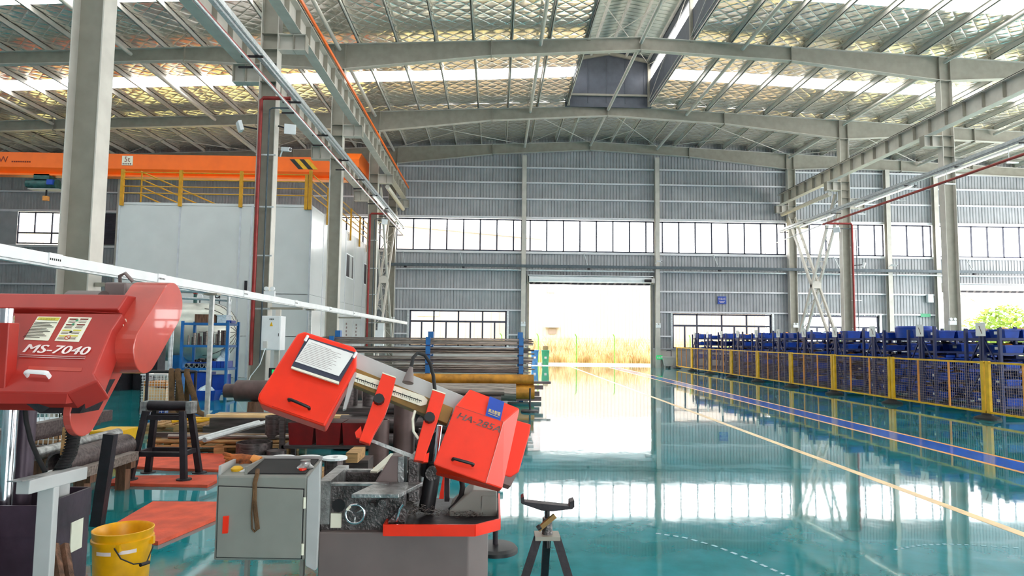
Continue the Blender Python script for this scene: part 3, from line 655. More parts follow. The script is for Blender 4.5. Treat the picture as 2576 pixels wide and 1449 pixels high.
wheelie(2.4, 'binblue', 'blue wheelie bin outside the roller door', 0); wheelie(3.05, 'bingreen', 'green wheelie bin with a carton on its lid', 1)
one('carton', MB().box(2.9,3.2,40.75,41.05,0.952,1.2), 'card', 'open brown carton lying on the green wheelie bin', 'carton')
def bush(X, Y, r, h, label, seed, n=1500):
    random.seed(seed); mb = MB()
    for k in range(n):
        while True:
            q = V((random.uniform(-1,1),random.uniform(-1,1),random.uniform(-1,1)))
            if 0.3 < q.length < 1: break
        c = V((X+q.x*r, Y+q.y*r, h*0.52+q.z*h*0.48*(1-0.15*abs(q.x)))); s = random.uniform(0.10,0.26)
        a = V((random.gauss(0,1),random.gauss(0,1),random.gauss(0,1))).normalized(); b = a.orthogonal().normalized()
        mb.add([c-a*s, c+b*s*0.5, c+a*s, c-b*s*0.5], [(0,1,2,3)])
    t = T('tree', label, 'tree', (X,Y,0), 'trees outside the second door')
    f = mk('foliage', mb, 'leaf', t); f['kind'] = 'stuff'
    mk('trunk', MB().cyl((X,Y,0),(X,Y,h*0.6),0.14,0.07,n=8), 'bark', t)
bush(40.3,52,2.6,4.8,'tallest green tree outside the second roller door, right edge',11,2600)
bush(35.0,54,2.4,3.3,'lower green bush outside the second door, right of the nearest right-row column',12)
bush(33.2,50,1.7,2.9,'yellow green bush seen just left of the nearest right-row column',13)
bush(44.5,60,3.0,4.2,'green tree beyond the utility poles, at the right edge',14)
for i, (X, Y, lab) in enumerate(((40.6,56,'nearer utility pole outside the second roller door'),(49.0,66,'farther utility pole outside the second roller door'))):
    u = T('utility_pole', lab, 'pole', (X,Y,0), 'utility poles'); mk('mast', MB().cyl((X,Y,0),(X,Y,5.6),0.12,0.09,n=8), 'concrete', u)
    for zz in (5.3, 4.7): mk('crossarm', MB().box(X-0.9,X+0.9,Y-0.05,Y+0.05,zz,zz+0.1), 'concrete', u)
for k, z in enumerate((5.48, 4.88)):
    one('power_line', MB().tube([(30,44+k,z+1.2),(41.35,56,z-0.05),(49.75,66,z-0.05),(70,90,z+0.6)],0.025,n=5), 'dark', ['upper power line strung between the utility poles','lower power line strung between the utility poles'][k], 'power line')
lt = T('radio_mast', 'thin lattice radio mast faintly seen through the high right window', 'mast', (32.4,80,0))
for dx in (-0.22,0.22): mk('mast_leg', MB().box(32.4+dx-0.04,32.4+dx+0.04,80,80.08,0,16), 'concrete', lt)
for k in range(20): mk('lacing_bar', MB().bar((32.18,80,0.4+k*0.78),(32.62,80,1.1+k*0.78),0.06,0.06), 'concrete', lt)
for k in range(3): mk('antenna', MB().bar((31.6+0.6*k*1.3,80,13.2),(31.4+k*0.95,80,14.6),0.12,0.12), 'concrete', lt)

# ================================================================ overhead services
def busway(X, Z, Y0, Y1, label, tubes, labt):
    b = T('cable_tray', label, 'cable tray', (X, (Y0+Y1)/2, Z), 'galvanised trays under the cranes')
    mk('channel', MB().box(X-0.1,X+0.1,Y0,Y1,Z-0.02,Z).box(X-0.1,X-0.085,Y0,Y1,Z,Z+0.09).box(X+0.085,X+0.1,Y0,Y1,Z,Z+0.09), 'galv', b)
    mk('lower_rail', MB().box(X-0.05,X+0.05,Y0,Y1,Z-0.09,Z-0.03), 'galv', b)
    y = Y1-0.3
    while y > Y0:
        mk('bracket', MB().box(min(X,X-0.35),X+0.14,y-0.03,y+0.03,Z-0.14,Z-0.1) if X < 0 else MB().box(X-0.14,X+0.35,y-0.03,y+0.03,Z-0.14,Z-0.1), 'dark', b); y -= 3.0
    for i, (ya, yb) in enumerate(tubes):
        l = T('strip_light', labt[i], 'light', (X,(ya+yb)/2,Z-0.2), 'strip lights under the trays')
        mk('lamp_body', MB().box(X-0.06,X+0.06,ya,yb,Z-0.19,Z-0.1405), 'white', l); mk('lamp_tube', MB().cyl((X,ya+0.05,Z-0.21),(X,yb-0.05,Z-0.21),0.025,n=8), 'tube', l)
    return b
busway(-5.55, 8.12, 9.0, 39.4, 'galvanised cable tray with strip lights along the left columns', [(30.0,32.8),(34.0,36.3),(37.4,39.2)], ['strip light under the left tray, left of the riser with floodlight','strip light under the left tray, behind the far left riser','strip light at the very end of the left tray'])
busway(16.7, 8.1, 15.0, 38.8, 'galvanised cable tray with strip lights along the right columns', [(20.5,24.8),(26.2,30.5),(32.5,36.2)], ['strip light under the right tray, nearest the camera','strip light under the right tray, before the right riser column','strip light under the right tray, above the right cross brace'])
r = T('fire_pipe', 'dark red fire pipe running below the left cable tray', 'pipe', (-5.5,24,7.65))
mk('run', MB().cyl((-5.5,9,7.65),(-5.5,39.2,7.65),0.045,n=10), 'redpipe', r, smooth=40)
mk('side_pipe', MB().cyl((-5.42,9,7.55),(-5.42,39.2,7.55),0.03,n=8), 'galv', r, smooth=40)
y = 38.5
while y > 10: mk('pipe_hanger', MB().box(-5.72,-5.4,y-0.02,y+0.02,7.48,7.52), 'dark', r); y -= 3.0
r = T('fire_pipe', 'rusty red fire pipe running below the right cable tray', 'pipe', (16.6,26,7.58))
mk('run', MB().cyl((16.6,15,7.58),(16.6,33.4,7.58),0.05,n=10), 'redpipe', r, smooth=40); mk('branch', MB().cyl((16.6,33.5,7.58),(16.6,39.0,7.45),0.025,n=8), 'galv', r)
for y in (18,21,24,27,30,33): mk('pipe_hanger', MB().box(16.5,16.9,y-0.02,y+0.02,7.45,7.5).box(16.58,16.6,y-0.01,y+0.01,7.5,8.0), 'galv', r)
def riser(X, Y, zt, xin, label):
    r = T('riser_pipe', label, 'pipe', (X,Y,0), 'red riser pipes')
    mk('pipe', MB().tube([(X,Y,0.85),(X,Y,zt-0.06),(X+0.06*(1 if xin>X else -1),Y,zt),(xin,Y,zt)],0.05,n=10), 'redpipe', r, smooth=50)
    mk('conduit', MB().tube([(X+0.22,Y+0.04,0.9),(X+0.22,Y+0.04,zt-0.3),(X+0.3,Y+0.04,zt-0.25),(xin,Y+0.04,zt-0.25)],0.022,n=8), 'greypaint', r, smooth=50)
    for z in (2.3,3.7,5.0,6.4): mk('pipe_clip', MB().box(X-0.1,X+0.42,Y+0.04,Y+0.07,z,z+0.04), 'galv', r)
riser(-6.33, 17.66, 7.95, -5.55, 'dark red riser pipe with clips on the column by the blue shelf')
riser(-6.3, 33.2, 7.75, -5.5, 'dark red riser pipe on the far left column by the cross brace')
riser(17.98, 33.2, 7.6, 16.65, 'dark red riser pipe on the right-row column by the cross brace')
# white busbar on posts
bb = T('busbar', 'long white busbar trunking on posts slanting across the left half', 'busbar', (-5.2,20,2.45))
mk('trunk', MB().box(-5.26,-5.14,5.0,39.3,2.40,2.53), 'white', bb, bevel=0.006)
mk('underside', MB().box(-5.24,-5.16,5.0,39.3,2.375,2.40), 'galv', bb)
for k, y in enumerate((7.9,10.4,13.9,17.4,21.0,24.5)):
    c = mk('joint_cover', MB().box(-5.275,-5.125,y-0.12,y+0.12,2.395,2.535), 'white', bb)
    for j in range(6): mk('slot', MB().box(-5.134,-5.1235,y-0.11+j*0.035,y-0.09+j*0.035,2.45,2.475), 'ink', c)
for y, lab in ((12.42,''),(19.0,''),):
    mk('post', MB().box(-5.235,-5.165,y-0.035,y+0.035,0.02,2.375), 'galv', bb); mk('post_foot', MB().box(-5.3,-5.1,y-0.1,y+0.1,0,0.02), 'galv', bb); mk('post_head', MB().box(-5.32,-5.08,y-0.09,y+0.09,2.34,2.375), 'steel_d', bb)
for y in (10.1,17.9,25.65,33.45): mk('wall_arm', MB().bar((-5.95,y,2.34),(-5.1,y,2.34),0.06,0.06), 'steel_d', bb)
sc_ = T('switch_cabinet', 'white electrical switch cabinet with warning triangle on the riser column', 'cabinet', (-5.7,17.45,1.25))
mk('body', MB().box(-5.93,-5.45,17.2,17.6,1.25,2.12), 'white', sc_, bevel=0.005)
mk('door', MB().box(-5.9,-5.47,17.185,17.2,1.27,2.10), 'white', sc_)
mk('warning_sign', MB().prism([(-5.72,17.18,1.86),(-5.64,17.18,1.86),(-5.68,17.18,1.97)],(0,0.005,0)), 'yellow', sc_)
for k in range(3): mk('label_mark', MB().box(-5.73+k*0.04,-5.705+k*0.04,17.178,17.185,2.02,2.05), 'ink', sc_)
mk('socket', MB().box(-5.86,-5.76,17.14,17.2,1.3,1.48), 'concrete', sc_); mk('lock', MB().box(-5.5,-5.485,17.175,17.185,1.6,1.68), 'dark', sc_)
mk('cable', MB().tube([(-5.8,17.15,1.3),(-5.9,17.1,0.9),(-6.15,17.2,0.6),(-6.3,17.3,0.3),(-6.5,17.3,0.05)],0.014,n=6), 'white', sc_, smooth=50)
mk('mount_post', MB().box(-5.72,-5.6,17.6,17.7,0.0,2.3), 'steel', sc_)
c2 = T('switch_cabinet', 'small white electrical cabinet at the far end of the busbar', 'cabinet', (-5.5,33.0,1.2))
mk('body', MB().box(-5.85,-5.45,32.9,33.2,1.2,1.95), 'white', c2); mk('cable_entry', MB().box(-5.75,-5.45,32.95,33.15,1.95,2.3), 'white', c2)
ex = T('exit_sign', 'small exit sign low on the riser column above the brown shaft', 'exit sign', (-5.65,17.3,0.5))
mk('panel', MB().box(-5.74,-5.5,17.3,17.34,0.55,0.8), 'dark', ex); mk('pictogram', MB().box(-5.66,-5.52,17.29,17.3,0.6,0.76), 'exit', ex)

# ================================================================ orange overhead crane
cr = T('overhead_crane', 'orange overhead travelling crane spanning the left bay', 'crane', (-18,33.3,9.4))
mk('girder', MB().prism([(-30.2,33,9.76),(-30.2,33,10.5),(-30.2,33.55,10.5),(-30.2,33.55,9.76)],(22.7,0,0)), 'orange', cr)
mk('lower_web', MB().prism([(-30.2,33.0,9.76),(-30.2,33.55,9.76),(-30.2,33.33,9.45),(-30.2,33.22,9.45)],(22.7,0,0)), 'orange', cr)
mk('rail_flange', MB().box(-30.2,-7.5,33.0,33.55,9.37,9.46), 'orange', cr)
et = mk('end_truck', MB().prism([(-7.35,31.6,9.68),(-7.35,35.2,9.68),(-7.35,35.2,10.05),(-7.35,34.6,10.5),(-7.35,32.2,10.5),(-7.35,31.6,10.05)],(0.75,0,0)), 'orange', cr)
for y in (32.0, 34.8): mk('wheel', MB().cyl((-6.98,y,9.81),(-6.82,y,9.81),0.14,n=14), 'dark', et)
pl = mk('capacity_plate', MB().box(-18.5,-17.98,32.97,33.0,9.93,10.4), 'label', cr)
text('lettering', '5t', 'inkdred', pl, (-18.38,32.965,10.1), (1,0,0), (0,0,1), 0.28, 0.26, 0.002)
for k in range(5): mk('text_line', MB().box(-18.46+k*0.09,-18.4+k*0.09,32.965,32.97,9.97,10.03), 'inkgrey', pl)
for k, (m_, x0) in enumerate((('ink',-10.32),('yellow',-10.08),('ink',-9.84),('yellow',-9.6))):
    mk('hazard_stripe', MB().prism([(x0,32.985,10.38),(x0+0.24,32.985,10.38),(x0+0.7,32.985,9.88),(x0+0.46,32.985,9.88)],(0,0.014,0)), m_, cr)
text('lettering', 'TW', 'inkdred', cr, (-24.75,32.99,9.98), (1,0,0), (0,0,1), 0.72, 0.3, 0.002)
for k in range(9): mk('text_line', MB().box(-23.85+k*0.105,-23.78+k*0.105,32.985,33.0,10.0,10.06), 'inkdred', cr)
h = mk('hoist', MB().cyl((-22.9,33.25,8.95),(-21.7,33.25,8.95),0.27,n=16), 'teal', cr, smooth=40)
mk('hoist_motor', MB().cyl((-23.2,33.25,8.98),(-22.9,33.25,8.98),0.2,n=14), 'teal', h); mk('trolley', MB().box(-22.75,-22.0,33.0,33.5,9.18,9.44), 'teal', h)
mk('control_box', MB().box(-22.05,-21.75,32.9,33.1,8.9,9.15), 'bin', h); mk('drum_plate', MB().box(-23.0,-21.5,33.0,33.5,8.68,8.72), 'greyl', h)
mk('rope', MB().cyl((-22.25,33.25,8.7),(-22.25,33.25,8.35),0.04,n=8), 'dark', h); mk('hook_block', MB().box(-22.36,-22.14,33.15,33.35,8.15,8.38), 'amber', h)

# ================================================================ clean room
CX0, CX1, CY0, CY1, CZ = -14.75, -7.3, 26.3, 39.4, 6.78
cl = T('clean_room', 'white two-storey panel room with yellow roof railing, left of the hall', 'building', (-11,33,0))
mk('roof', MB().box(CX0,CX1,CY0,CY1,CZ-0.1,CZ), 'panel', cl)
fx = [CX0, -12.4, -10.05, -9.6, CX1]
for a, b in zip(fx, fx[1:]):
    for z0, z1 in ((0,1.6),(1.6,3.25),(3.25,CZ-0.1)):
        mk('front_panel', MB().box(a+0.006,b-0.006,CY0,CY0+0.08,z0+0.012,z1-0.012), 'panel', cl)
for a in fx: mk('corner_trim' if a in (CX0,CX1) else 'seam_trim', MB().box(a-0.035,a+0.035,CY0-0.015,CY0+0.01,0,CZ), 'trim', cl)
sy = [CY0, 28.3, 30.4, 32.5, 34.6, 36.7, CY1]
for i, (a, b) in enumerate(zip(sy, sy[1:])):
    for z0, z1 in ((0,3.25),(3.25,CZ-0.1)):
        mk('side_panel', MB().box(CX1-0.08,CX1,a+0.006,b-0.006,z0+0.004,z1-0.004), 'panel', cl)
    mk('seam_trim', MB().box(CX1-0.01,CX1+0.012,a-0.03,a+0.03,0,CZ), 'trim', cl)
mk('left_wall', MB().box(CX0,CX0+0.08,CY0+0.08,CY1,0,CZ-0.1), 'panel', cl)
for (a, b, z0, z1) in ((28.9,30.1,4.5,5.8),(32.6,34.2,4.5,5.7),(37.0,38.9,4.5,5.7)):
    w = mk('window', MB().box(CX1,CX1+0.02,a,b,z0,z1), 'white', cl)
    mk('pane', MB().box(CX1+0.02,CX1+0.025,a+0.06,(a+b)/2-0.1,z0+0.06,z1-0.06).box(CX1+0.02,CX1+0.025,b-0.3,b-0.06,z0+0.06,z1-0.06), 'dark', w); mk('blind', MB().box(CX1+0.02,CX1+0.024,(a+b)/2-0.1,b-0.3,z0+0.06,z1-0.06), 'panel', w)
for y in (31.2,33.0,35.3):
    for k in range(4): mk('decal', MB().box(CX1+0.0,CX1+0.01,y+0.05*(k%2),y+0.2+0.05*(k%2),2.2-k*0.18,2.3-k*0.18), 'inkgrey', cl)
mk('door_handle', MB().box(-9.78,-9.68,CY0-0.05,CY0-0.02,3.1,3.75), 'dark', cl)
def rail(name, a, b, z, r=0.025): return mk(name, MB().cyl((a[0],a[1],z),(b[0],b[1],z),r,n=8), 'mustard', rr)
rr = T('roof_railing', 'yellow guard railing round the roof of the white clean room', 'railing', (-11,30,CZ-0.3))
fy = CY0-0.06
for xx in (CX0+0.1, -12.4, -10.05): mk('post', MB().box(xx-0.06,xx+0.06,fy-0.05,fy+0.05,CZ-0.15,CZ+1.28), 'mustard', rr)
for xx in (CX1-0.05, CX1-0.2): mk('post', MB().box(xx-0.06,xx+0.06,fy-0.05,fy+0.05,CZ-0.2,CZ+1.36 if xx > -7.4 else CZ+1.2), 'mustard', rr)
for z in (0.35,0.62,0.9,1.18):
    rail('rail', (CX0+0.1,fy), (CX1-0.1,fy), CZ+z, 0.022); rail('rail', (CX1+0.04,fy), (CX1+0.04,CY1), CZ+z-0.0, 0.025)
for y in (28.6,30.9,33.2,35.4,37.6,39.3): mk('post', MB().box(CX1+0.02,CX1+0.1,y-0.04,y+0.04,CZ-0.4,CZ+1.2), 'mustard', rr)
st = T('stair_railing', 'yellow sloping stair handrail behind the clean room roof railing', 'railing', (-13.5,28.0,CZ))
for k in range(4): z_ = 8.42-k*0.32; mk('rail', MB().cyl((-14.9,28.0,z_),(-14.9+(z_-6.83)/0.424,28.0,6.83),0.03,n=8), 'mustard', st)
for xx in (-14.85,-13.2,-11.8): mk('post', MB().cyl((xx,28,CZ+0.01),(xx,28,8.42+(xx+14.9)*-0.424),0.035,n=8), 'mustard', st)
# ================================================================ right side : fence and racks
FX = 10.5; PY = [38.75,35.75,32.75,29.75,26.75,23.7,20.7,17.65,14.2,11.1]
names = ['farthest','second farthest','third farthest','fourth farthest','middle','fourth nearest','third nearest','second nearest whole','nearest']
for i, (a, b) in enumerate(zip(PY, PY[1:])):
    ya, yb = a-0.02, b+0.02; z0, z1 = 0.13, 1.22
    f = T('fence_panel', 'yellow mesh barrier panel along the blue racks, %s from the camera' % names[i] if i not in (0,4,8) else {0:'yellow mesh barrier panel farthest away, beside the wash trough',4:'yellow mesh barrier panel in the middle of the row along the blue racks',8:'yellow mesh barrier panel nearest the camera, cut by the right edge'}[i], 'barrier', (FX,(ya+yb)/2,0), 'yellow mesh barrier panels')
    for y, s in ((ya,-1),(yb,1)): mk('post', MB().box(FX-0.03,FX+0.03,min(y,y+s*0.1),max(y,y+s*0.1),0.131,z1+0.015), 'yellow', f)
    for z in (z0, z1-0.04): mk('rail', MB().box(FX-0.02,FX+0.02,yb,ya,z,z+0.04), 'yellow', f)
    for t in (0.34, 0.67):
        y = yb+(ya-yb)*t; mk('upright', MB().box(FX-0.015,FX+0.015,y-0.02,y+0.02,z0,z1), 'amber', f)
    w = MB(); n = 17
    for k in range(n): z = z0+0.06+k*(z1-z0-0.1)/n; w.box(FX+0.016,FX+0.022,yb,ya,z,z+0.0045)
    m = 46
    for k in range(m): y = yb+0.1+k*(ya-yb-0.2)/m; w.box(FX+0.016,FX+0.021,y,y+0.003,z0,z1)
    q = mk('wire_mesh', w, 'wire', f); q['kind'] = 'stuff'
ordn = ['farthest','second farthest','third farthest','fourth farthest','fifth farthest','sixth farthest','fifth nearest','fourth nearest','third nearest','second nearest','nearest']
for i, y in enumerate(PY[:-1]):
    one('barrier_foot', MB().lathe((FX,y,0),[(0.0,0.0),(0.26,0.0),(0.25,0.04),(0.12,0.09),(0.1,0.13),(0.0,0.13)],16), 'rubber', 'black rubber barrier foot under the %s joint of the yellow fence' % (ordn[i] if i < 5 else ordn[i+2]), 'barrier foot', 'rubber feet of the yellow fence', loc=(FX,y,0), smooth=30)
RY = [15.55+2.27*k for k in range(11)]
XU = (11.45, 13.6, 15.75); ZS = (0.2, 0.66, 1.05, 1.4, 1.74); DEP = 0.56
def rack(yc, side, label, hi):
    ya, yb = (yc+0.02, yc+0.02+DEP) if side > 0 else (yc-0.02-DEP, yc-0.02)
    r = T('storage_rack', label, 'rack', (13.6,(ya+yb)/2,0), 'blue storage racks')
    for xx in XU:
        for y in (ya+0.03, yb-0.03): mk('upright', MB().box(xx-0.03,xx+0.03,y-0.035,y+0.035,0,hi), 'blued', r)
    for z in ZS: mk('shelf', MB().box(XU[0],XU[2],ya,yb,z-0.05,z), 'blued', r)
    sp = MB(); q_ = random.Random(int(yc*100)+side)
    for z in ZS[:4]:
        xx = 13.3
        while xx < 15.5:
            w_ = q_.uniform(0.25,0.5); sp.box(xx,min(xx+w_,15.68),ya+0.05,yb-0.05,z+0.001,z+q_.uniform(0.14,0.26)); xx += w_+0.03
    mk('stored_parts', sp, q_.choice(('bin','bardark','blued')), r)['kind'] = 'stuff'  # boxes for the dark clutter, added to block bright gaps through the rack
    ins, out = (ya+0.03, yb-0.03) if side > 0 else (yb-0.03, ya+0.03)
    for z0, z1 in ((0.3,1.0),(1.0,1.72)): mk('diagonal', MB().bar((XU[0],out,z0),(XU[0],ins,z1),0.03,0.03), 'steel_d' if False else 'blued', r)
    return r
card = random.Random(5)
for i, yc in enumerate(RY):
    ordl = {0:'nearest',10:'farthest'}.get(i) or ('%s nearest' % ['','second','third','fourth','fifth','sixth'][i] if i < 6 else '%s farthest' % ['second','third','fourth','fifth'][9-i])
    for side in (-1, 1):
        r = rack(yc, side, 'blue storage rack in the %s back-to-back pair, %s half' % (ordl, 'near' if side < 0 else 'far'), 1.97 if (i+side) % 3 else 2.05)
        if side < 0:
            z = 1.78; s = mk('sign_card', MB().box(XU[0]-0.045,XU[0]-0.04,yc-0.17,yc+0.15,z,z+0.32), 'paper', r)
            mk('sign_mark', MB().bar((XU[0]-0.047,yc-0.06,z+0.06),(XU[0]-0.047,yc+0.03,z+0.24),0.004,0.02), 'inkgrey', s)
        y0 = yc+side*(0.02+DEP/2)
        for zi, z in enumerate(ZS):
            if zi == 0 and i > 5: continue
            g = 'blue bins on the racks behind the fence'
            k = 0; xx = XU[0]+0.12
            while xx < (13.0 if i < 7 else 12.2):
                w = card.choice((0.36,0.44,0.52)); h = card.choice((0.14,0.18,0.2) if zi < 4 else (0.16,0.2,0.24))
                if card.random() < 0.82:
                    d = DEP*0.44
                    b = MB().hexa([(xx+0.03,y0-d+0.02,z+0.001),(xx+w-0.03,y0-d+0.02,z+0.001),(xx+w-0.03,y0+d-0.02,z+0.001),(xx+0.03,y0+d-0.02,z+0.001),(xx,y0-d,z+h),(xx+w,y0-d,z+h),(xx+w,y0+d,z+h),(xx,y0+d,z+h)])
                    lab = 'blue bin, %s from aisle, %s shelf, %s rack pair, %s half' % (ORD[k], ['bottom','second','third','fourth','top'][zi], ordl, 'near' if side < 0 else 'far'); k += 1
                    t = T('storage_bin', lab, 'bin', (xx+w/2,y0,z), g)
                    mk('tub', b, 'bin', t)
                    if i < 6: mk('rim', MB().box(xx-0.015,xx+w+0.015,y0-d-0.015,y0+d+0.015,z+h-0.03,z+h-0.005), 'bin', t)
                    if i < 4: mk('label_card', MB().box(xx-0.008,xx-0.0,y0-0.07,y0+0.07,z+h*0.4,z+h*0.75), 'paper', t)
                    if card.random() < 0.45:
                        mk('contents', MB().lathe((xx+w/2,y0,z+h-0.02),[(0.001,0.07),(w*0.2,0.05),(w*0.36,0.0)],8), card.choice(('plastic','amber','card','bardark')), t)
                xx += w+0.06
# big bundle on third near rack top
one('plastic_drum', MB().lathe((12.05,19.0,1.742),[(0,0),(0.5,0),(0.52,0.3),(0.5,0.34),(0,0.34)],20), 'bin', 'large round blue tub on the rack tops in front of the slim posts', 'tub', smooth=30)

# ================================================================ bar rack in the middle
br = T('cantilever_rack', 'blue cantilever rack loaded with long steel bars', 'rack', (-1.7,18.0,0))
LZ = (0.45,0.70,0.95,1.19,1.43)
for xx in (-4.25,-1.75,0.68):
    mk('upright', MB().box(xx-0.07,xx+0.07,18.25,18.45,0,1.78), 'blue', br)
    mk('foot', MB().box(xx-0.06,xx+0.06,17.5,18.45,0,0.1), 'blue', br)
    for z in LZ:
        a = mk('arm', MB().box(xx-0.045,xx+0.045,17.62,18.25,z-0.045,z), 'blue', br); mk('arm_stop', MB().box(xx-0.06,xx+0.06,17.56,17.63,z-0.0,z+0.2), 'blue', a); mk('arm_cap', MB().box(xx-0.06,xx+0.06,17.565,17.63,z-0.04,z-0.002), 'blued', a)
rnd = random.Random(9); tn = ['lowest','second','middle','fourth','top']
for li, z in enumerate(LZ):
    y = 17.68; k = 0; lay = 0; pos = 0
    while k < 17:
        r = rnd.choice((0.016,0.018,0.02,0.022)); ln = rnd.uniform(-0.3,0.25); x0 = -4.9+rnd.uniform(-0.2,0.5)
        if y+2*r > 17.92: y = 17.68+rnd.uniform(0,0.02); lay += 1; pos = 0
        zz = z+r+lay*0.044+0.001
        m = rnd.choice(('barsteel','barsteel','bardark'))
        sq = rnd.random() < 0.4
        mb = MB().box(x0,0.8+ln,y,y+2*r,zz-r,zz+r) if sq else MB().cyl((x0,y+r,zz),(0.8+ln,y+r,zz),r,n=8)
        one('steel_bar', mb, m, 'steel bar, %s from front in %s layer on %s tier of blue rack' % (ORD[pos], ORD[lay], tn[li]), 'steel bar', 'steel bars on the %s tier' % tn[li], smooth=40 if not sq else None)
        y += 2*r+0.012; k += 1; pos += 1
def cradle(x, y, w, h, lab, name='cradle_block'):
    return one(name, MB().hexa([(x-0.08,y-w/2,0),(x+0.08,y-w/2,0),(x+0.08,y+w/2,0),(x-0.08,y+w/2,0),(x-0.06,y-w/2,h),(x+0.06,y-w/2,h),(x+0.06,y+w/2,h),(x-0.06,y+w/2,h)]), 'wooddark', lab, 'support block')
p = MB().pipe((-2.6,16.55,0.3),(0.52,16.55,0.3),0.21,0.17,20); one('steel_pipe', p, 'barsteel', 'thick grey steel pipe lying in front of the blue cantilever rack', 'pipe', smooth=40)
one('steel_pipe', MB().pipe((-2.4,17.05,0.58),(0.98,17.05,0.58),0.13,0.1,18), 'rusty', 'upper yellow rusty pipe under the blue cantilever rack', 'pipe', smooth=40)
one('steel_pipe', MB().pipe((-2.2,17.08,0.27),(1.0,17.08,0.27),0.18,0.14,18), 'rusty', 'lower yellow rusty pipe, its end beside the grey pipe', 'pipe', smooth=40)
for k, (x1, yy, zz, h) in enumerate(((1.25,17.45,0.36,0.1),(1.15,17.37,0.2,0.12),(1.2,17.42,0.07,0.1),(1.45,17.5,0.48,0.06))):
    one('steel_block', MB().box(-1.5+k*0.1,x1,yy-0.05,yy+0.05,zz-h/2,zz+h/2), 'bardark', ['dark square bar behind the yellow pipes, upper','dark square bar behind the yellow pipes, second from floor','dark square bar behind the yellow pipes, nearest the floor','thin dark bar sticking out farthest beyond the yellow pipes'][k], 'steel bar', 'square bars behind the yellow pipes')
for k, x in enumerate((-1.9,-0.2)): one('bar_stand', MB().box(x-0.08,x+0.08,16.3,17.6,0,0.09), 'bardark', ['dark floor skid under the pipes, left one','dark floor skid under the pipes, right one'][k], 'skid')
def stanchion(x, y, h, lab, r=0.17):
    s = T('stanchion', lab, 'stanchion', (x,y,0), 'black post stands')
    mk('base', MB().lathe((x,y,0),[(0,0),(r,0),(r,0.025),(r*0.9,0.045),(0.03,0.055),(0,0.055)],28), 'black', s, smooth=30); mk('pole', MB().cyl((x,y,0.05),(x,y,h),0.021,n=12), 'dark', s, smooth=40)
stanchion(0.02, 5.2, 0.47, 'black post stand with round base right behind the red saw'); stanchion(0.78, 14.9, 0.52, 'black post stand with round base below the yellow pipes', 0.2)

# ================================================================ left middle : tank, shelf, stock
tk = T('silver_tank', 'large silver clad horizontal tank behind the blue shelf', 'tank', (-10.5,23,0))
ax = 1.72; R_ = 0.98
mk('shell', MB().lathe((-14.5,23,ax),[(0,0),(R_,0),(R_,4.9)],32,(1,0,0)), 'tankm', tk, smooth=40)
prof = [(R_*math.cos(t*math.pi/16), 4.9+0.85*math.sin(t*math.pi/16)) for t in range(9)]
dm = mk('dome_end', MB().lathe((-14.5,23,ax),prof,32,(1,0,0)), 'tankm', tk, smooth=60)
for k in range(14):
    a = 2*math.pi*k/14; path = [(-14.5+x_, 23+math.cos(a)*r_*1.004, ax+math.sin(a)*r_*1.004) for r_, x_ in prof]
    mk('dome_seam', MB().tube(path,0.012,n=5), 'bardark', dm)
for xx in (-12.6,-10.9): mk('cladding_band', MB().lathe((xx,23,ax),[(R_,0),(R_+0.008,0.0),(R_+0.008,0.06),(R_,0.06)],32,(1,0,0)), 'galv', tk)
for xx in (-13.5,-10.4): mk('saddle', MB().box(xx-0.15,xx+0.15,22.3,23.7,0,0.95), 'blue', tk)
v = mk('valve', MB().cyl((-10.15,22.9,ax+R_),(-10.15,22.9,ax+R_+0.3),0.06,n=10), 'teal', tk); mk('actuator', MB().box(-10.2,-10.1,22.85,22.95,ax+R_+0.3,ax+R_+0.42), 'redpipe', v)
v = mk('gauge', MB().cyl((-9.95,22.8,ax+R_),(-9.95,22.8,ax+R_+0.14),0.02,n=8), 'dark', tk); mk('dial', MB().cyl((-9.95,22.78,ax+R_+0.2),(-9.95,22.82,ax+R_+0.2),0.1,n=14), 'white', v)
v = mk('gauge', MB().cyl((-9.3,22.8,ax+R_-0.02),(-9.3,22.8,ax+R_+0.45),0.02,n=8), 'dark', tk); mk('siphon', MB().lathe((-9.38,22.8,ax+R_+0.25),[(0.06,-0.015),(0.09,-0.015),(0.09,0.015),(0.06,0.015)],14,(0,1,0)), 'dark', v)
one('fire_cabinet', MB().box(-6.95,-6.55,19.3,19.6,0.75,1.62).box(-6.93,-6.88,19.32,19.58,0,0.75).box(-6.62,-6.57,19.32,19.58,0,0.75), 'redbin', 'red fire cabinet between the blue shelf and the riser column', 'cabinet')
sh = T('blue_shelf', 'blue four-tier steel shelf with rods and boxes in front of the tank', 'shelf', (-7.4,17.7,0))
SX0, SX1, SY0, SY1 = -8.0, -6.85, 17.4, 18.1
for xx in (SX0, SX1):
    for y in (SY0, SY1): mk('post', MB().box(xx-0.03,xx+0.03,y-0.03,y+0.03,0,1.97), 'blue', sh)
for z in (0.16,0.78,1.36,1.93): mk('shelf_board', MB().box(SX0,SX1,SY0,SY1,z-0.06,z), 'blue', sh)
xx = -7.9; k = 0; ro = random.Random(4)
hs = [0.24,0.2,0.31,0.3,0.22,0.33,0.36,0.27,0.3,0.3,0.38,0.38,0.38]
for k in range(13):
    r = 0.028+0.012*(k % 3 == 2)
    one('steel_roller', MB().cyl((xx,17.55+0.06*(k%2),1.361),(xx,17.55+0.06*(k%2),1.361+hs[k]),r,n=12), ro.choice(('barsteel','bardark','brown')), '%s short steel cylinder from the left on the second board of the blue shelf' % ORD[k], 'steel cylinder', 'steel cylinders on the blue shelf', smooth=40); xx += 0.076
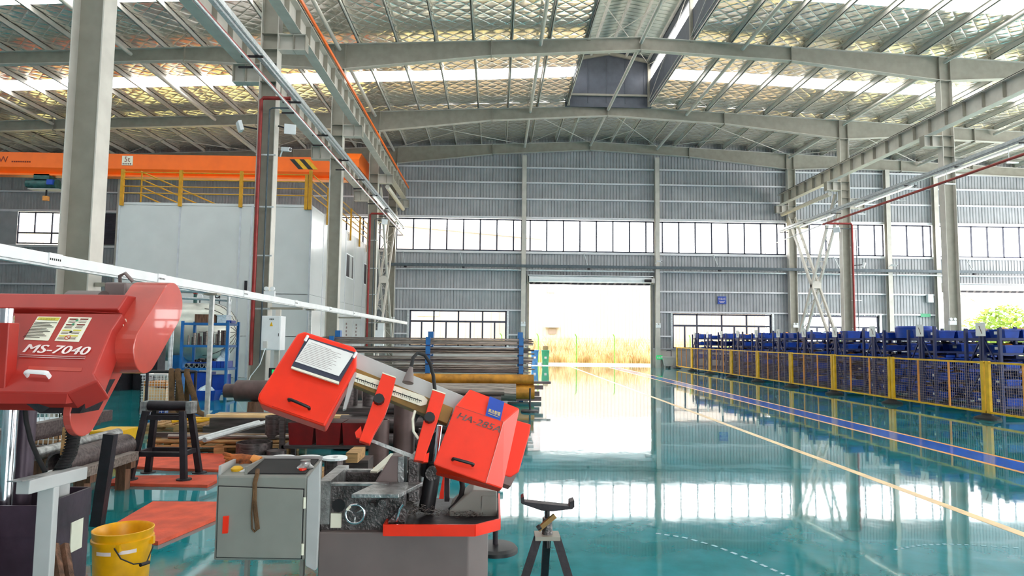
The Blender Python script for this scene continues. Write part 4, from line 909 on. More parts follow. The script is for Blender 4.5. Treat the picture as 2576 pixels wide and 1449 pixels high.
for k in range(5):
    one('ring_coupling', MB().pipe((-7.87+k*0.13,17.42,0.836),(-7.87+k*0.13,17.62,0.836),0.055,0.04,12), 'iron', '%s shiny ring coupling from the left on the blue shelf' % ORD[k], 'ring', 'ring couplings on the blue shelf', smooth=40)
for k in range(6):
    one('short_tube', MB().pipe((-7.75+k*0.09,17.66,0.95+0.03*(k%2)),(-7.75+k*0.09,17.9,0.95+0.03*(k%2)),0.035,0.024,10), 'bardark', '%s dark tube offcut from the left in the tray on the blue shelf' % ORD[k], 'tube', 'tube offcuts on the blue shelf', smooth=40)
one('tool_tray', MB().box(-7.95,-7.15,17.64,18.0,0.781,0.912), 'bin', 'blue tray carrying the tube offcuts on the third shelf', 'tray')
for k in range(4): one('small_bin', MB().box(-7.31+k*0.1,-7.22+k*0.1,17.44,17.6,0.781,0.95), 'bin', '%s narrow blue parts box from the left on the blue shelf' % ORD[k], 'box', 'narrow blue boxes on the blue shelf')
one('carton', MB().box(-7.75,-7.22,17.5,17.9,1.932,2.15), 'wooddark', 'dark brown carton on top of the blue shelf', 'carton')
tb = T('glass_jars', 'clear plastic tub of jars on top of the blue shelf', 'tub', (-7.15,17.7,1.932)); mk('tub', MB().box(-7.18,-6.95,17.5,17.85,1.932,2.14), 'plastic', tb); mk('rim', MB().box(-7.2,-6.93,17.48,17.87,2.12,2.14), 'plastic', tb)
one('parts_tray', MB().box(-6.93,-6.83+0.02,17.5,17.8,1.932,2.0), 'bin', 'low blue tray at the right end of the shelf top', 'tray')
one('plastic_bag', MB().lathe((-7.02,17.72,0.952),[(0.02,0.0),(0.1,0.02),(0.13,0.16),(0.1,0.27),(0.05,0.31),(0.0,0.32)],10), 'plastic', 'clear plastic bag standing at the right of the third shelf', 'bag', smooth=60)
one('plastic_bag', MB().lathe((-7.05,17.53,0.951),[(0.0,0.0),(0.12,0.0),(0.08,0.08),(0.02,0.14),(0.0,0.15)],9), 'plastic', 'crumpled white plastic bag beside the taller bag on the third shelf', 'bag')
one('storage_bin', MB().box(-7.12,-6.9,17.62,17.95,0.781,0.95), 'bin', 'blue box under the plastic bags on the third shelf', 'bin')
one('storage_bin', MB().box(-7.8,-7.35,17.5,18.0,0.161,0.66), 'bin', 'tall blue box on the bottom shelf of the blue shelf', 'bin')
one('storage_bin', MB().box(-7.25,-6.95,17.55,18.0,0.161,0.6), 'bin', 'blue box at the right of the bottom shelf', 'bin')
one('parts_tray', MB().hexa([(-7.5,16.95,0.0),(-6.95,16.95,0.0),(-6.95,17.3,0.0),(-7.5,17.3,0.0),(-7.55,16.9,0.24),(-6.9,16.9,0.24),(-6.9,17.33,0.24),(-7.55,17.33,0.24)]), 'bin', 'open blue crate on the floor in front of the blue shelf', 'crate')
one('plastic_bag', MB().lathe((-7.2,17.1,0.242),[(0.0,0.0),(0.2,0.0),(0.14,0.07),(0.03,0.13),(0.0,0.14)],9), 'plastic', 'white plastic sheet lying in the open blue crate', 'bag')
def basket(x, y, w, d, h, fills, label, z0=0.0):
    b = T('wire_basket', label, 'basket', (x,y,z0), 'white wire baskets')
    mb = MB(); t = 0.007
    n = int(w/0.055); m = int(h/0.055); dd = int(d/0.055)
    for k in range(n+1):
        xx = x-w/2+w*k/n
        for yy in (y-d/2, y+d/2): mb.box(xx-t/2,xx+t/2,yy-t/2,yy+t/2,z0,z0+h)
    for k in range(dd+1):
        yy = y-d/2+d*k/dd
        for xx in (x-w/2, x+w/2): mb.box(xx-t/2,xx+t/2,yy-t/2,yy+t/2,z0,z0+h)
    for k in range(m+1):
        z = z0+h*k/m
        for yy in (y-d/2, y+d/2): mb.box(x-w/2,x+w/2,yy-t/2,yy+t/2,z-t/2,z+t/2)
        for xx in (x-w/2, x+w/2): mb.box(xx-t/2,xx+t/2,y-d/2,y+d/2,z-t/2,z+t/2)
    q = mk('wire_sides', mb, 'white', b); q['kind'] = 'stuff'
    mk('rim', MB().box(x-w/2-0.012,x+w/2+0.012,y-d/2-0.012,y-d/2+0.012,z0+h,z0+h+0.024).box(x-w/2-0.012,x+w/2+0.012,y+d/2-0.012,y+d/2+0.012,z0+h,z0+h+0.024).box(x-w/2-0.012,x-w/2+0.012,y-d/2,y+d/2,z0+h,z0+h+0.024).box(x+w/2-0.012,x+w/2+0.012,y-d/2,y+d/2,z0+h,z0+h+0.024), 'white', b)
    z = z0+0.01
    for mname, hh in fills:
        mk('contents', MB().hexa([(x-w/2+0.03,y-d/2+0.03,z),(x+w/2-0.03,y-d/2+0.03,z),(x+w/2-0.03,y+d/2-0.03,z),(x-w/2+0.03,y+d/2-0.03,z),(x-w/2+0.05,y-d/2+0.03,z+hh),(x+w/2-0.03,y-d/2+0.05,z+hh*0.85),(x+w/2-0.05,y+d/2-0.03,z+hh),(x-w/2+0.03,y+d/2-0.05,z+hh*0.9)]), mname, b); z += hh
basket(-6.95,14.2,0.5,0.5,0.78,[('bin',0.2),('cream',0.35),('amber',0.1)],'white wire basket with yellow and blue bags beside the brown slings')
basket(-5.35,8.3,0.62,0.6,0.42,[('card',0.15),('plastic',0.1)],'white wire basket below the left saw head', 0.32)
one('timber_stack', MB().box(-5.75,-4.95,7.95,8.65,0,0.31), 'wooddark', 'dark timber block carrying the wire basket under the left saw', 'timber')
basket(-5.9,17.0,0.34,0.3,0.42,[('bin',0.34)],'small white wire basket with blue box at the foot of the riser column')
# slings
sl = T('sling_belt', 'brown lifting slings draped over a rail beside the wire basket', 'sling', (-6.2,13.6,0))
for k, dx in enumerate((0,0.12,0.3)):
    x0 = -6.42+dx
    mk('belt', MB().tube([(x0-0.05,13.75,0.03),(x0-0.04,13.72,0.4),(x0-0.01,13.66,0.84),(x0+0.0,13.6,0.93),(x0+0.02,13.54,0.84),(x0+0.06+0.06*k,13.5,0.45),(x0+0.12+0.1*k,13.42,0.12),(x0+0.25+0.15*k,13.3,0.04),(x0+0.5+0.2*k,13.1,0.03)],0.05,n=10,flat=(0.055,0.016,(1,0,0))), 'sling', sl, smooth=60)
mk('rail', MB().cyl((-6.9,13.6,0.88),(-5.95,13.6,0.88),0.03,n=8), 'dark', sl)
for x in (-6.9,-5.95): mk('rail_leg', MB().cyl((x,13.6,0),(x,13.6,0.9),0.03,n=8), 'dark', sl)
one('brown_shaft', MB().lathe((-5.08,12.9,0.57),[(0,0),(0.13,0),(0.13,0.2),(0.2,0.22),(0.2,2.6),(0,2.6)],24,(1,0,0)), 'brown', 'thick brown steel shaft lying beside the red saw cover', 'shaft', smooth=30)
one('brown_shaft', MB().lathe((-3.35,12.9,0.932),[(0,0),(0.16,0),(0.16,0.35),(0,0.35)],20,(1,0,0)), 'brown', 'short brown flange lying on the thick brown shaft', 'flange', smooth=30)
for k, x in enumerate((-4.5,-3.2)): cradle(x, 12.9, 0.5, 0.38, ['dark support block under the left end of the brown shaft','dark support block under the right end of the brown shaft'][k])
one('steel_pipe', MB().pipe((-4.9,12.2,0.13),(-2.6,12.2,0.13),0.12,0.09,18), 'barsteel', 'pale steel pipe on the floor in front of the brown shaft', 'pipe', smooth=40)
one('beam_profile', MB().box(-4.6,-2.2,10.85,11.1,0,0.17).box(-4.55,-2.2,11.12,11.4,0,0.17).box(-4.5,-2.2,10.85,11.3,0.17,0.3), 'bardark', 'stack of dark flat steel beams on the green floor behind the saw', 'steel beam')
for k in range(2): one('timber_strip', MB().box(-4.6+0.06*k,-2.3,10.95+0.2*k,11.07+0.2*k,0.301,0.34), 'cream', ['front pale strip lying on the dark steel beams','rear pale strip lying on the dark steel beams'][k], 'strip')
def pallet(x0, x1, y0, y1, label, z=0.0):
    p = T('wooden_pallet', label, 'pallet', ((x0+x1)/2,(y0+y1)/2,z), 'wooden pallets')
    for y in (y0+0.05,(y0+y1)/2,y1-0.05):
        mk('bottom_slat', MB().box(x0,x1,y-0.05,y+0.05,z,z+0.02), 'wood', p)
        for x in (x0+0.07,(x0+x1)/2,x1-0.07): mk('block', MB().box(x-0.07,x+0.07,y-0.05,y+0.05,z+0.02,z+0.11), 'wood', p)
        mk('stringer', MB().box(x0,x1,y-0.05,y+0.05,z+0.11,z+0.13), 'wood', p)
    n = 7
    for k in range(n):
        x = x0+(x1-x0-0.1)*k/(n-1); mk('top_slat', MB().box(x,x+0.1,y0,y1,z+0.13,z+0.15), 'wood', p)
pallet(-4.6,-2.75,9.2,10.1,'wooden pallet loaded with long flat bars behind the roller stand')
rb_ = random.Random(21)
for k in range(12):
    y = 9.22+0.07*(k % 9)+0.02; z = 0.151+0.062*(k//9); x0 = -4.75+rb_.uniform(0,0.6)
    one('flat_bar', MB().box(x0,-2.5+rb_.uniform(-0.2,0.1),y,y+0.06,z,z+0.06) if k % 3 else MB().cyl((x0,y+0.03,z+0.031),(-2.6,y+0.03,z+0.031),0.03,n=10), rb_.choice(('barsteel','bardark','wood')), 'long bar on the pallet behind the roller stand, %s from the front, %s layer' % (ORD[k % 9], 'lower' if k < 9 else 'upper'), 'steel bar', 'bars on the pallet')
one('steel_drum', MB().pipe((-3.05,8.75,0),(-3.05,8.75,0.26),0.22,0.205,24), 'bardark', 'wide dark steel ring standing beside the loaded pallet', 'ring', smooth=40)
one('steel_drum', MB().pipe((-3.0,9.35,0.22),(-3.0,9.35,0.52),0.12,0.105,20), 'bardark', 'tall dark tube offcut standing on the loaded pallet', 'tube', smooth=40)
one('steel_drum', MB().cyl((-2.72,8.6,0),(-2.72,8.6,0.18),0.12,n=20), 'bardark', 'low dark steel disc stack right of the wide ring', 'disc stack', smooth=40)
# red mats
def matt(px, z, label, t=0.03):
    pts = [floor_at(a, b, z) for a, b in px]
    return one('floor_mat', MB().prism([V((p.x,p.y,0.001)) for p in pts],(0,0,z)), 'mat', label, 'mat', 'red floor mats', fix=True)
matt([(262,1215),(300,1197),(545,1194),(546,1208),(522,1220)],0.03,'red floor mat under the black roller stand')
matt([(285,1142),(560,1140),(640,1165),(575,1182),(420,1178),(290,1170)],0.03,'red floor mat behind the black roller stand')
matt([(385,1261),(545,1262),(545,1300),(398,1362),(240,1345)],0.03,'red floor mat in the foreground by the yellow bucket')
# roller stand
rs = T('roller_stand', 'black steel roller stand on the red mat', 'stand', (-3.67,7.7,0.03))
RSX = -0.07
TL = {(-1,-1):(-3.86,7.62),(1,-1):(-3.46,7.62),(-1,1):(-3.86,7.82),(1,1):(-3.46,7.82)}
for (sx, sy), (x, y) in TL.items():
    bx, by = x+sx*0.09, y+sy*0.09
    mk('leg', MB().bar((bx,by,0.03),(x,y,0.76),0.06,0.06), 'dark', rs); mk('foot', MB().cyl((bx,by,0.03),(bx,by,0.045),0.08,n=12), 'dark', rs)
for y in (7.56,7.88): mk('cross_bar', MB().bar((-3.9,y,0.3),(-3.42,y,0.3),0.04,0.05), 'dark', rs)
for y in (7.62,7.82): mk('top_bar', MB().bar((-3.9,y,0.69),(-3.42,y,0.69),0.04,0.05), 'dark', rs)
for x in (-3.91,-3.41): mk('side_bar', MB().bar((x,7.56,0.3),(x,7.88,0.3),0.04,0.05), 'dark', rs); mk('bearing', MB().box(x-0.03,x+0.03,7.64,7.8,0.73,0.86), 'iron', rs)
mk('roller', MB().cyl((-3.88,7.72,0.81),(-3.44,7.72,0.81),0.055,n=18), 'dark', rs, smooth=40)
# lengthwise stock at left
one('steel_pipe', MB().pipe((-4.2,6.1,0.5),(-4.2,7.7,0.5),0.06,0.03,14), 'iron', 'bright thick-walled pipe pointing at the camera under the left saw', 'pipe', smooth=40)
one('steel_pipe', MB().pipe((-3.95,6.3,0.42),(-3.95,7.4,0.42),0.12,0.1,18), 'bardark', 'wide dark pipe under the bright pipe at left', 'pipe', smooth=40)
for k in range(3): one('steel_channel', MB().box(-4.75+0.13*k,-4.64+0.13*k,5.9,7.9,0.52+0.05*k,0.64+0.05*k), 'bardark', ['leftmost dark steel profile under the left saw head','middle dark steel profile under the left saw head','rightmost dark steel profile under the left saw head'][k], 'steel profile')
one('steel_channel', MB().box(-3.80,-3.70,6.0,7.2,0.305,0.39), 'barsteel', 'grey square tube right of the wide dark pipe at left', 'steel profile')
for k in range(2): one('steel_channel', MB().cyl((-3.55+0.1*k,8.2,0.36),(-3.3+0.1*k,9.6,0.4),0.03,n=8), 'galv', ['shiny thin bar lying behind the black roller stand, left one','shiny thin bar lying behind the black roller stand, right one'][k], 'steel bar')
for k, y in enumerate((6.5,7.2)):
    b = T('stock_trestle', ['low trestle under the lengthwise pipes, near one','low trestle under the lengthwise pipes, far one'][k], 'trestle', (-4.2,y,0)); mk('beam', MB().box(-4.85,-3.75,y-0.05,y+0.05,0.22,0.3), 'wooddark', b)
    for x in (-4.7,-3.85): mk('leg', MB().box(x-0.05,x+0.05,y-0.05,y+0.05,0,0.22), 'wooddark', b)
    mk('packing', MB().box(-4.8,-4.1,y-0.04,y+0.04,0.3,0.44), 'wooddark', b)
one('yellow_box', MB().box(-5.45,-5.05,9.3,9.8,0.0,0.3), 'yellow', 'yellow box on the floor behind the belt cover of the left saw', 'box')
pallet(-5.7,-4.6,11.2,12.0,'wooden pallet with a yellow strap behind the left saw')
one('yellow_strap', MB().tube([(-5.3,11.3,0.185),(-5.1,11.5,0.22),(-4.9,11.35,0.19),(-4.7,11.5,0.22),(-4.95,11.6,0.2),(-5.2,11.45,0.21)],0.03,n=6), 'yellow', 'bright yellow lifting strap heaped on the pallet', 'strap')
# black posts of the stock
one('stock_post', MB().bar((-3.32,5.85,0.0),(-3.25,5.85,0.76),0.09,0.07), 'dark', 'black upright post beside the left saw base', 'post')
# table with red bins behind the saw
for k, (y, z, r) in enumerate(((10.0,0.13,0.13),(9.75,0.12,0.12),(9.88,0.36,0.12),(10.14,0.38,0.11),(9.95,0.58,0.1))):
    one('steel_pipe', MB().pipe((-2.35+0.07*k,y,z),(-0.7+0.05*k,y,z),r,r*0.8,16), 'bardark', ['lowest rear dark pipe of the pile behind the saw arms','lowest front dark pipe of the pile behind the saw arms','second-row front dark pipe of the pile behind the saw arms','second-row rear dark pipe of the pile behind the saw arms','topmost dark pipe of the pile behind the saw arms'][k], 'pipe', smooth=40)
for k, (x, y, r, h) in enumerate(((-1.38,8.2,0.12,0.62),(-1.1,8.35,0.13,0.8),(-0.82,8.3,0.1,0.5))):
    one('tube_offcut', MB().pipe((x,y,0),(x,y,h),r,r*0.86,20), 'brown', ['left upright tube standing behind the first red guide arm','tallest upright tube standing behind the saw arms','right upright tube standing behind the second red guide arm'][k], 'tube', smooth=40)
tb = T('work_table', 'dark steel work table with red bins behind the centre saw', 'table', (-2.1,9.0,0))
mk('top', MB().box(-2.75,-1.5,8.7,9.3,0.62,0.7), 'bardark', tb)
for x in (-2.7,-1.55):
    for y in (8.75,9.25): mk('leg', MB().box(x-0.03,x+0.03,y-0.03,y+0.03,0,0.62), 'bardark', tb)
mk('lower_board', MB().box(-2.7,-1.55,8.72,9.28,0.18,0.22), 'bardark', tb)
for k in range(3): one('red_bin', MB().hexa([(-2.62+k*0.345,8.78,0.221),(-2.33+k*0.345,8.78,0.221),(-2.33+k*0.345,9.2,0.221),(-2.62+k*0.345,9.2,0.221),(-2.64+k*0.345,8.77,0.5),(-2.31+k*0.345,8.77,0.5),(-2.31+k*0.345,9.21,0.5),(-2.64+k*0.345,9.21,0.5)]), 'redbin', ['left red bin on the lower board of the dark work table','middle red bin on the lower board of the dark work table','right red bin on the lower board of the dark work table'][k], 'bin', 'red bins under the work table')
for k, (x, y, r, h) in enumerate(((-1.95,9.05,0.13,0.26),(-1.64,9.0,0.1,0.3),(-2.3,9.1,0.1,0.14))): one('tube_offcut', MB().pipe((x,y,0.701),(x,y,0.701+h),r,r*0.88,20), 'bardark', ['wide tube offcut standing on the dark work table','tall tube offcut at the right end of the dark work table','short tube offcut at the left of the dark work table'][k], 'tube', smooth=40)
one('beam_stack', MB().box(-1.5,0.2,10.3,10.75,0.5,0.62).box(-1.5,0.1,10.3,10.7,0.34,0.48).box(-1.5,0.1,10.35,10.8,0.65,0.72).box(-1.4,-1.2,10.3,10.8,0,0.34).box(-0.2,0.0,10.3,10.8,0,0.34), 'bardark', 'stack of long flat steel behind the arms of the centre saw', 'steel stack')
one('steel_pipe', MB().pipe((-1.45,10.5,0.79),(0.15,10.5,0.79),0.07,0.05,14), 'barsteel', 'pale pipe lying on the flat steel stack behind the saw arms', 'pipe', smooth=40)
cb = T('cable_coil', 'dark coil of cable hanging behind the centre saw', 'cable', (-1.05,9.4,0.0))
for k in range(4): mk('loop', MB().tube([(-1.1+0.05*k+0.18*math.cos(a*math.pi/8),9.4+0.02*k,0.305+0.28*math.sin(a*math.pi/8)) for a in range(17)],0.02,n=6), 'rubber', cb, smooth=60)
pallet(-1.95,-1.2,7.0,7.7,'small pale pallet right behind the grey saw console')
one('timber_block', MB().box(-1.75,-1.3,7.1,7.4,0.151,0.33), 'bardark', 'dark steel offcut on the small pallet behind the console', 'offcut')
one('timber_block', MB().box(-1.5,-1.38,6.95,7.35,0.331,0.43), 'wood', 'pale timber block on top of the dark offcut', 'block')
for k in range(3):
    x = -2.03+k*0.25; s = T('wire_spool', ['left white wire spool behind the console','middle white wire spool behind the console','right white wire spool with dark wire behind the console'][k], 'spool', (x,6.6,0.0), 'white wire spools')
    mk('core', MB().cyl((x,6.6,0.0),(x,6.6,0.44),0.08,n=14), 'bardark', s)
    for z in (0.0,0.43): mk('flange', MB().pipe((x,6.6,z),(x,6.6,z+0.02),0.12,0.035,18), 'white', s)
# machines far left
gm = T('green_machine', 'dark green machine standing behind the large near column', 'machine', (-11.2,20,0))
mk('bed', MB().box(-11.8,-10.7,19.6,20.6,0,1.8), 'dark', gm); mk('head', MB().box(-11.7,-10.75,19.65,20.5,1.8,2.6), 'teal', gm); mk('bottle', MB().cyl((-11.25,19.8,2.6),(-11.25,19.8,2.95),0.09,n=12), 'exitgreen', gm); mk('arm', MB().tube([(-11.0,19.9,2.6),(-10.9,19.9,2.9),(-10.7,19.8,2.95)],0.05,n=8), 'teal', gm); mk('red_cover', MB().box(-11.6,-11.2,19.5,19.6,1.9,2.5), 'redpipe', gm)
wc = T('white_cabinet', 'white cabinet with dark trim below the clean room wall', 'cabinet', (-10.2,20.3,0))
mk('body', MB().box(-10.65,-9.9,20.1,20.6,1.9,3.25), 'white', wc); mk('pedestal', MB().box(-10.62,-9.93,20.12,20.58,0,1.9), 'dark', wc); mk('top_trim', MB().box(-10.68,-9.85,20.05,20.65,3.25,3.33), 'greyd', wc); mk('door', MB().box(-10.6,-10.0,20.07,20.1,1.95,3.2), 'panel', wc)
for k, (z0, z1, r, lab) in enumerate(((2.82,2.76,0.05,'upper galvanised pipe frame crossing behind the galvanised post'),(2.62,2.56,0.035,'lower galvanised pipe frame crossing just above the tank'))):
    g = T('galvanised_pipe', lab, 'pipe', (-7.95,18.25+0.12*k,0), 'galvanised pipes above the tank'); y = 18.25+0.12*k
    mk('run', MB().cyl((-8.75,y,z0),(-7.17,y,z1),r,n=10), 'galv', g, smooth=40)
    for x in (-8.7,-7.2): mk('standpipe', MB().cyl((x,y,0),(x,y,z1+0.02),r*0.8,n=10), 'galv', g, smooth=40)
# ================================================================ centre saw
TH, BE = math.radians(22), math.radians(25)
BU = V((math.cos(TH),0,-math.sin(TH))); BW = V((math.sin(TH),0,math.cos(TH)))
BV = BW*math.cos(BE)+V((0,1,0))*math.sin(BE); BN = BU.cross(BV)
BP0 = at(980,1000,4.0)
def bp(x, y, off=0.0): return onplane(x, y, BP0+BN*off, BN)
def slab(pts, off, th): return MB().prism([bp(x,y,off) for x, y in pts], -BN*th)
saw = T('band_saw', 'red and grey tilting band saw with console, in the centre foreground', 'band saw', (-0.6,4.3,0))
def SP(name, mb, mat, parent=None, **k): return mk(name, mb, mat, parent or saw, **k)
SP('saw_beam', slab([(893,884),(1178,1000),(1160,1052),(880,940)], -0.11, 0.12), 'greyl', bevel=0.006)
SP('guide_rail', slab([(892,924),(1141,1026),(1126,1066),(876,962)], -0.05, 0.06), 'olive', bevel=0.004)
sc1 = SP('scale_plate', slab([(884,948),(893,936),(1066,996),(1076,1006),(1073,1017),(1058,1021),(882,956)], -0.042, 0.006), 'label')
SP('scale_line', slab([(890,948),(1061,1008),(1061,1010),(890,950)], -0.040, 0.002), 'ink', sc1)
tk_ = MB()
for k in range(34):
    x = 900+k*4.7; y = 951+(x-890)*0.353; L = 6 if k % 4 == 0 else 3.5
    tk_.prism([bp(x,y-L,-0.0395),bp(x+1.1,y-L,-0.0395),bp(x+1.1-L*0.3,y+L,-0.0395),bp(x-L*0.3,y+L,-0.0395)], -BN*0.002)
q = SP('scale_ticks', tk_, 'ink', sc1); q['kind'] = 'stuff'
LC = [(647,1004),(651,990),(736,857),(748,839),(766,833),(888,871),(897,880),(896,925),(817,1073),(680,1025),(655,1015)]
lc = SP('left_wheel_cover', slab(LC, 0.0, 0.13), 'red', bevel=0.012)
SP('raised_face', slab([(733,921),(684,1021),(814,1066),(889,925),(888,884),(771,846)], 0.008, 0.008), 'red', lc)
def handle(a, b, off, parent, r=0.009, out=0.035):
    p0, p1 = bp(*a, off), bp(*b, off); d = (p1-p0).normalized()*0.012
    SP('handle', MB().tube([p0, p0+BN*out*0.8, p0+BN*out+d, p1+BN*out-d, p1+BN*out*0.8, p1], r, n=8), 'black', parent, smooth=60)
handle((728,1008),(778,1029), 0.008, lc)
ch = SP('document_tray', slab([(771,848),(896,887),(853,962),(733,922)], 0.035, 0.027), 'darkframe', lc)
SP('document', slab([(778,853),(889,890),(852,946),(742,909)], 0.04, 0.004), 'paper', ch)
tx = MB()
for k in range(13):
    a0 = bp(775-k*2.6+ (8 if k < 1 else 2), 862+k*3.55, 0.0415); b0 = bp(868-k*2.6 - (34 if k in (0,) else (k*7)%18), 890+k*3.7-((9) if k == 0 else ((k*7)%18)*0.3), 0.0415)
    tx.bar(a0, b0, 0.0012, 0.0012)
q = SP('print_lines', tx, 'inkgrey', ch); q['kind'] = 'stuff'
SP('tray_ledge', slab([(734,921),(853,960),(852,966),(732,926)], 0.045, 0.02), 'label', ch)
for a in ((771,850),(893,892)): SP('clip', MB().bar(bp(a[0]-4,a[1]+8,0.045),bp(a[0]+4,a[1]-6,0.045),0.012,0.012), 'white', ch)
FA = [bp(1145,1020),bp(1267,1062),bp(1221,1217),bp(1089,1167)]
FB = [bp(1180,979,-0.10),bp(1307,1028,-0.10),bp(1263,1231,-0.10),bp(1098,1187,-0.10)]
FC = [p-BN*0.09 for p in FB]
rc = SP('right_wheel_cover', MB().loft(FA, FB, True, False).loft(FB, FC, False, True), 'red', bevel=0.01, fix=True)
handle((1139,1157),(1189,1171), 0.0, rc)
SP('crease', MB().bar(bp(1147,1021,0.001),bp(1266,1061,0.001),0.003,0.003).bar(bp(1266,1062,0.001),bp(1222,1215,0.001),0.003,0.003), 'redpink', rc)
st_ = SP('blue_sticker', MB().prism([bp(1232,997,-0.055)+BN*0.0,bp(1269,1011,-0.055),bp(1259,1058,0.0035),bp(1221,1045,0.0035)], -BN*0.001), 'stickerblue', rc)
a_, b_, c_, d_ = bp(1233,1004,-0.045), bp(1267,1017,-0.045), bp(1258,1056,0.004), bp(1222,1043,0.004)
su, sv = (c_-d_).normalized(), (a_-d_).normalized()
text('lettering', '美达智锯', 'texty', st_, d_+su*0.008+sv*0.022, su, sv, (c_-d_).length*0.82, 0.03, 0.004)
SP('text_line', MB().bar(d_+su*0.01+sv*0.012+su.cross(sv)*0.004, c_-su*0.01+sv*0.012+su.cross(sv)*0.004, 0.004, 0.002), 'texty', st_)
hu = (FA[1]-FA[0]).normalized(); hv = (FA[0]-FA[3]).normalized()
text('lettering', 'HA-285A', 'inkgrey', rc, bp(1148,1052,0.001), (bp(1256,1089)-bp(1148,1052)).normalized(), BV, (bp(1256,1089)-bp(1148,1052)).length, 0.04, 0.002, 0.2, 0.03)
dh = SP('drive_housing', slab([(1298,1056),(1336,1067),(1333,1090),(1306,1186),(1285,1200),(1250,1190)], -0.19, 0.12), 'red', bevel=0.008)
SP('gear_case', slab([(1255,1190),(1304,1186),(1285,1223),(1255,1212)], -0.2, 0.1), 'greyd', dh)
def arm(pts, knob, nm):
    a = SP('guide_arm', slab(pts, 0.02, 0.05), 'red', bevel=0.005)
    c = bp(*knob, 0.02); SP('knob', MB().cyl(c, c+BN*0.03, 0.034, 0.03, n=10), 'black', a); SP('knob_stem', MB().cyl(c, c+BN*0.006, 0.02, n=10), 'dark', a)
    return a
a1 = arm([(962,938),(996,950),(981,1008),(968,1045),(942,1090),(930,1117),(903,1108),(924,1052),(940,1003)], (953,1006), 0)
SP('roller_guard', slab([(893,1087),(908,1072),(912,1105),(896,1100)], 0.0, 0.03), 'red', a1)
a2 = arm([(1088,980),(1121,991),(1104,1050),(1092,1085),(1078,1125),(1066,1161),(1041,1157),(1056,1092),(1071,1040)], (1080,1052), 1)
SP('roller_guard', slab([(1066,1145),(1080,1138),(1077,1162),(1062,1163)], 0.0, 0.03), 'red', a2)
SP('top_edge', slab([(962,936),(996,948),(996,951),(962,939)], 0.022, 0.05), 'label', a1); SP('top_edge', slab([(1088,978),(1121,989),(1121,992),(1088,981)], 0.022, 0.05), 'label', a2)
SP('saw_blade', slab([(928,1110),(934,1104),(1052,1148),(1046,1157)], -0.02, 0.002), 'iron')
SP('blade_guard', slab([(897,940),(870,1028),(862,1030),(880,955),(890,930)], -0.03, 0.03), 'greyl')
lp = SP('work_lamp', MB().tube([bp(1094,980,-0.03),bp(1090,945,-0.03),bp(1083,915,-0.03),bp(1068,893,-0.02),bp(1050,888,0.0),bp(1039,900,0.02),bp(1033,930,0.03)],0.011,n=8), 'rubber', smooth=60)
c0, c1 = bp(1034,924,0.03), bp(1026,963,0.03); SP('lamp_head', MB().cyl(c0, c0+(c1-c0)*0.35, 0.012, 0.02, n=16).cyl(c0+(c1-c0)*0.35, c1, 0.022, 0.034, n=16), 'greyd', lp, smooth=40)
SP('coolant_hose', MB().tube([bp(1044,1034,-0.02),bp(1038,1055,-0.0),bp(1040,1085,0.0),bp(1053,1104,-0.01)],0.008,n=8), 'label', smooth=60)
# base
xl, xr = at(800,1400,4.0).x, at(1178,1400,4.0).x
zt = at(1195,1349,3.93).z; zr = at(1195,1320,3.93).z
xs = at(1226,1400,4.2).x
SP('base_cabinet', MB().prism([(xl,4.0,0),(xr,4.0,0),(xs,4.2,0),(xs,4.75,0),(xl,4.75,0)],(0,0,zt)), 'greyd', bevel=0.008, fix=True)
txl, txr, txe = at(966,1330,3.93).x, at(1195,1330,3.93).x, at(1257,1310,4.07).x
tray = SP('chip_tray', MB().prism([(txl,3.94,zt),(txr,3.94,zt),(txe-0.005,4.07,zt),(txe-0.005,4.72,zt),(txl,4.72,zt)],(0,0,0.03)), 'dark', fix=True)
for a, b in (((txl,3.93),(txr,3.93)),((txr,3.93),(txe,4.065)),((txe,4.065),(txe,4.72)),((txl,3.93),(txl,4.1))): SP('tray_rim', MB().bar((a[0],a[1],(zt+zr)/2),(b[0],b[1],(zt+zr)/2),0.012,zr-zt), 'red', tray)
zb0, zb1 = at(880,1317,4.05).z, at(880,1222,4.05).z; bx0, bx1 = at(806,1260,4.05).x, at(1020,1260,4.05).x
bed = SP('machine_bed', MB().box(bx0,bx1,4.05,4.12,zb0-0.05,zb1).box(bx0,bx1,4.12,4.5,zb0-0.05,zb1-0.06).box(bx0,bx1,4.45,4.52,zb0-0.05,zb1), 'cast', bevel=0.006)
SP('slide_rail', MB().box(bx0+0.06,bx1-0.1,4.05,4.1,zb1,zb1+0.012), 'iron', bed); SP('slide_rail', MB().box(bx0+0.06,bx1-0.1,4.46,4.51,zb1,zb1+0.012), 'iron', bed)
SP('bed_end', MB().box(bx0-0.01,bx0+0.06,4.03,4.53,zb0,zb1+0.03), 'iron', bed)
c = at(852,1272,4.04); SP('bore', MB().cyl(c, c+V((0,0.03,0)), 0.037, n=20), 'black', bed)
p, q = at(832,1292,4.03), at(857,1328,4.03); SP('data_plate', MB().box(p.x,q.x,4.03,4.05,q.z,p.z), 'label', bed)
p, q = at(884,1246,3.8), at(1003,1236,3.8); zz = at(940,1243,3.8).z
SP('outfeed_plate', MB().hexa([(p.x,3.8,zz-0.022),(q.x,3.8,zz-0.022),(q.x+0.1,4.12,zz-0.022),(p.x+0.09,4.12,zz-0.022),(p.x,3.8,zz),(q.x,3.8,zz),(q.x+0.1,4.12,zz),(p.x+0.09,4.12,zz)]), 'iron', bevel=0.003)
vj = SP('vise_jaw', MB().prism([at(938,1221,4.12),at(984,1147,4.12),at(1013,1147,4.12),at(1013,1221,4.12)],(0,0.13,0)), 'greyd', bevel=0.008)
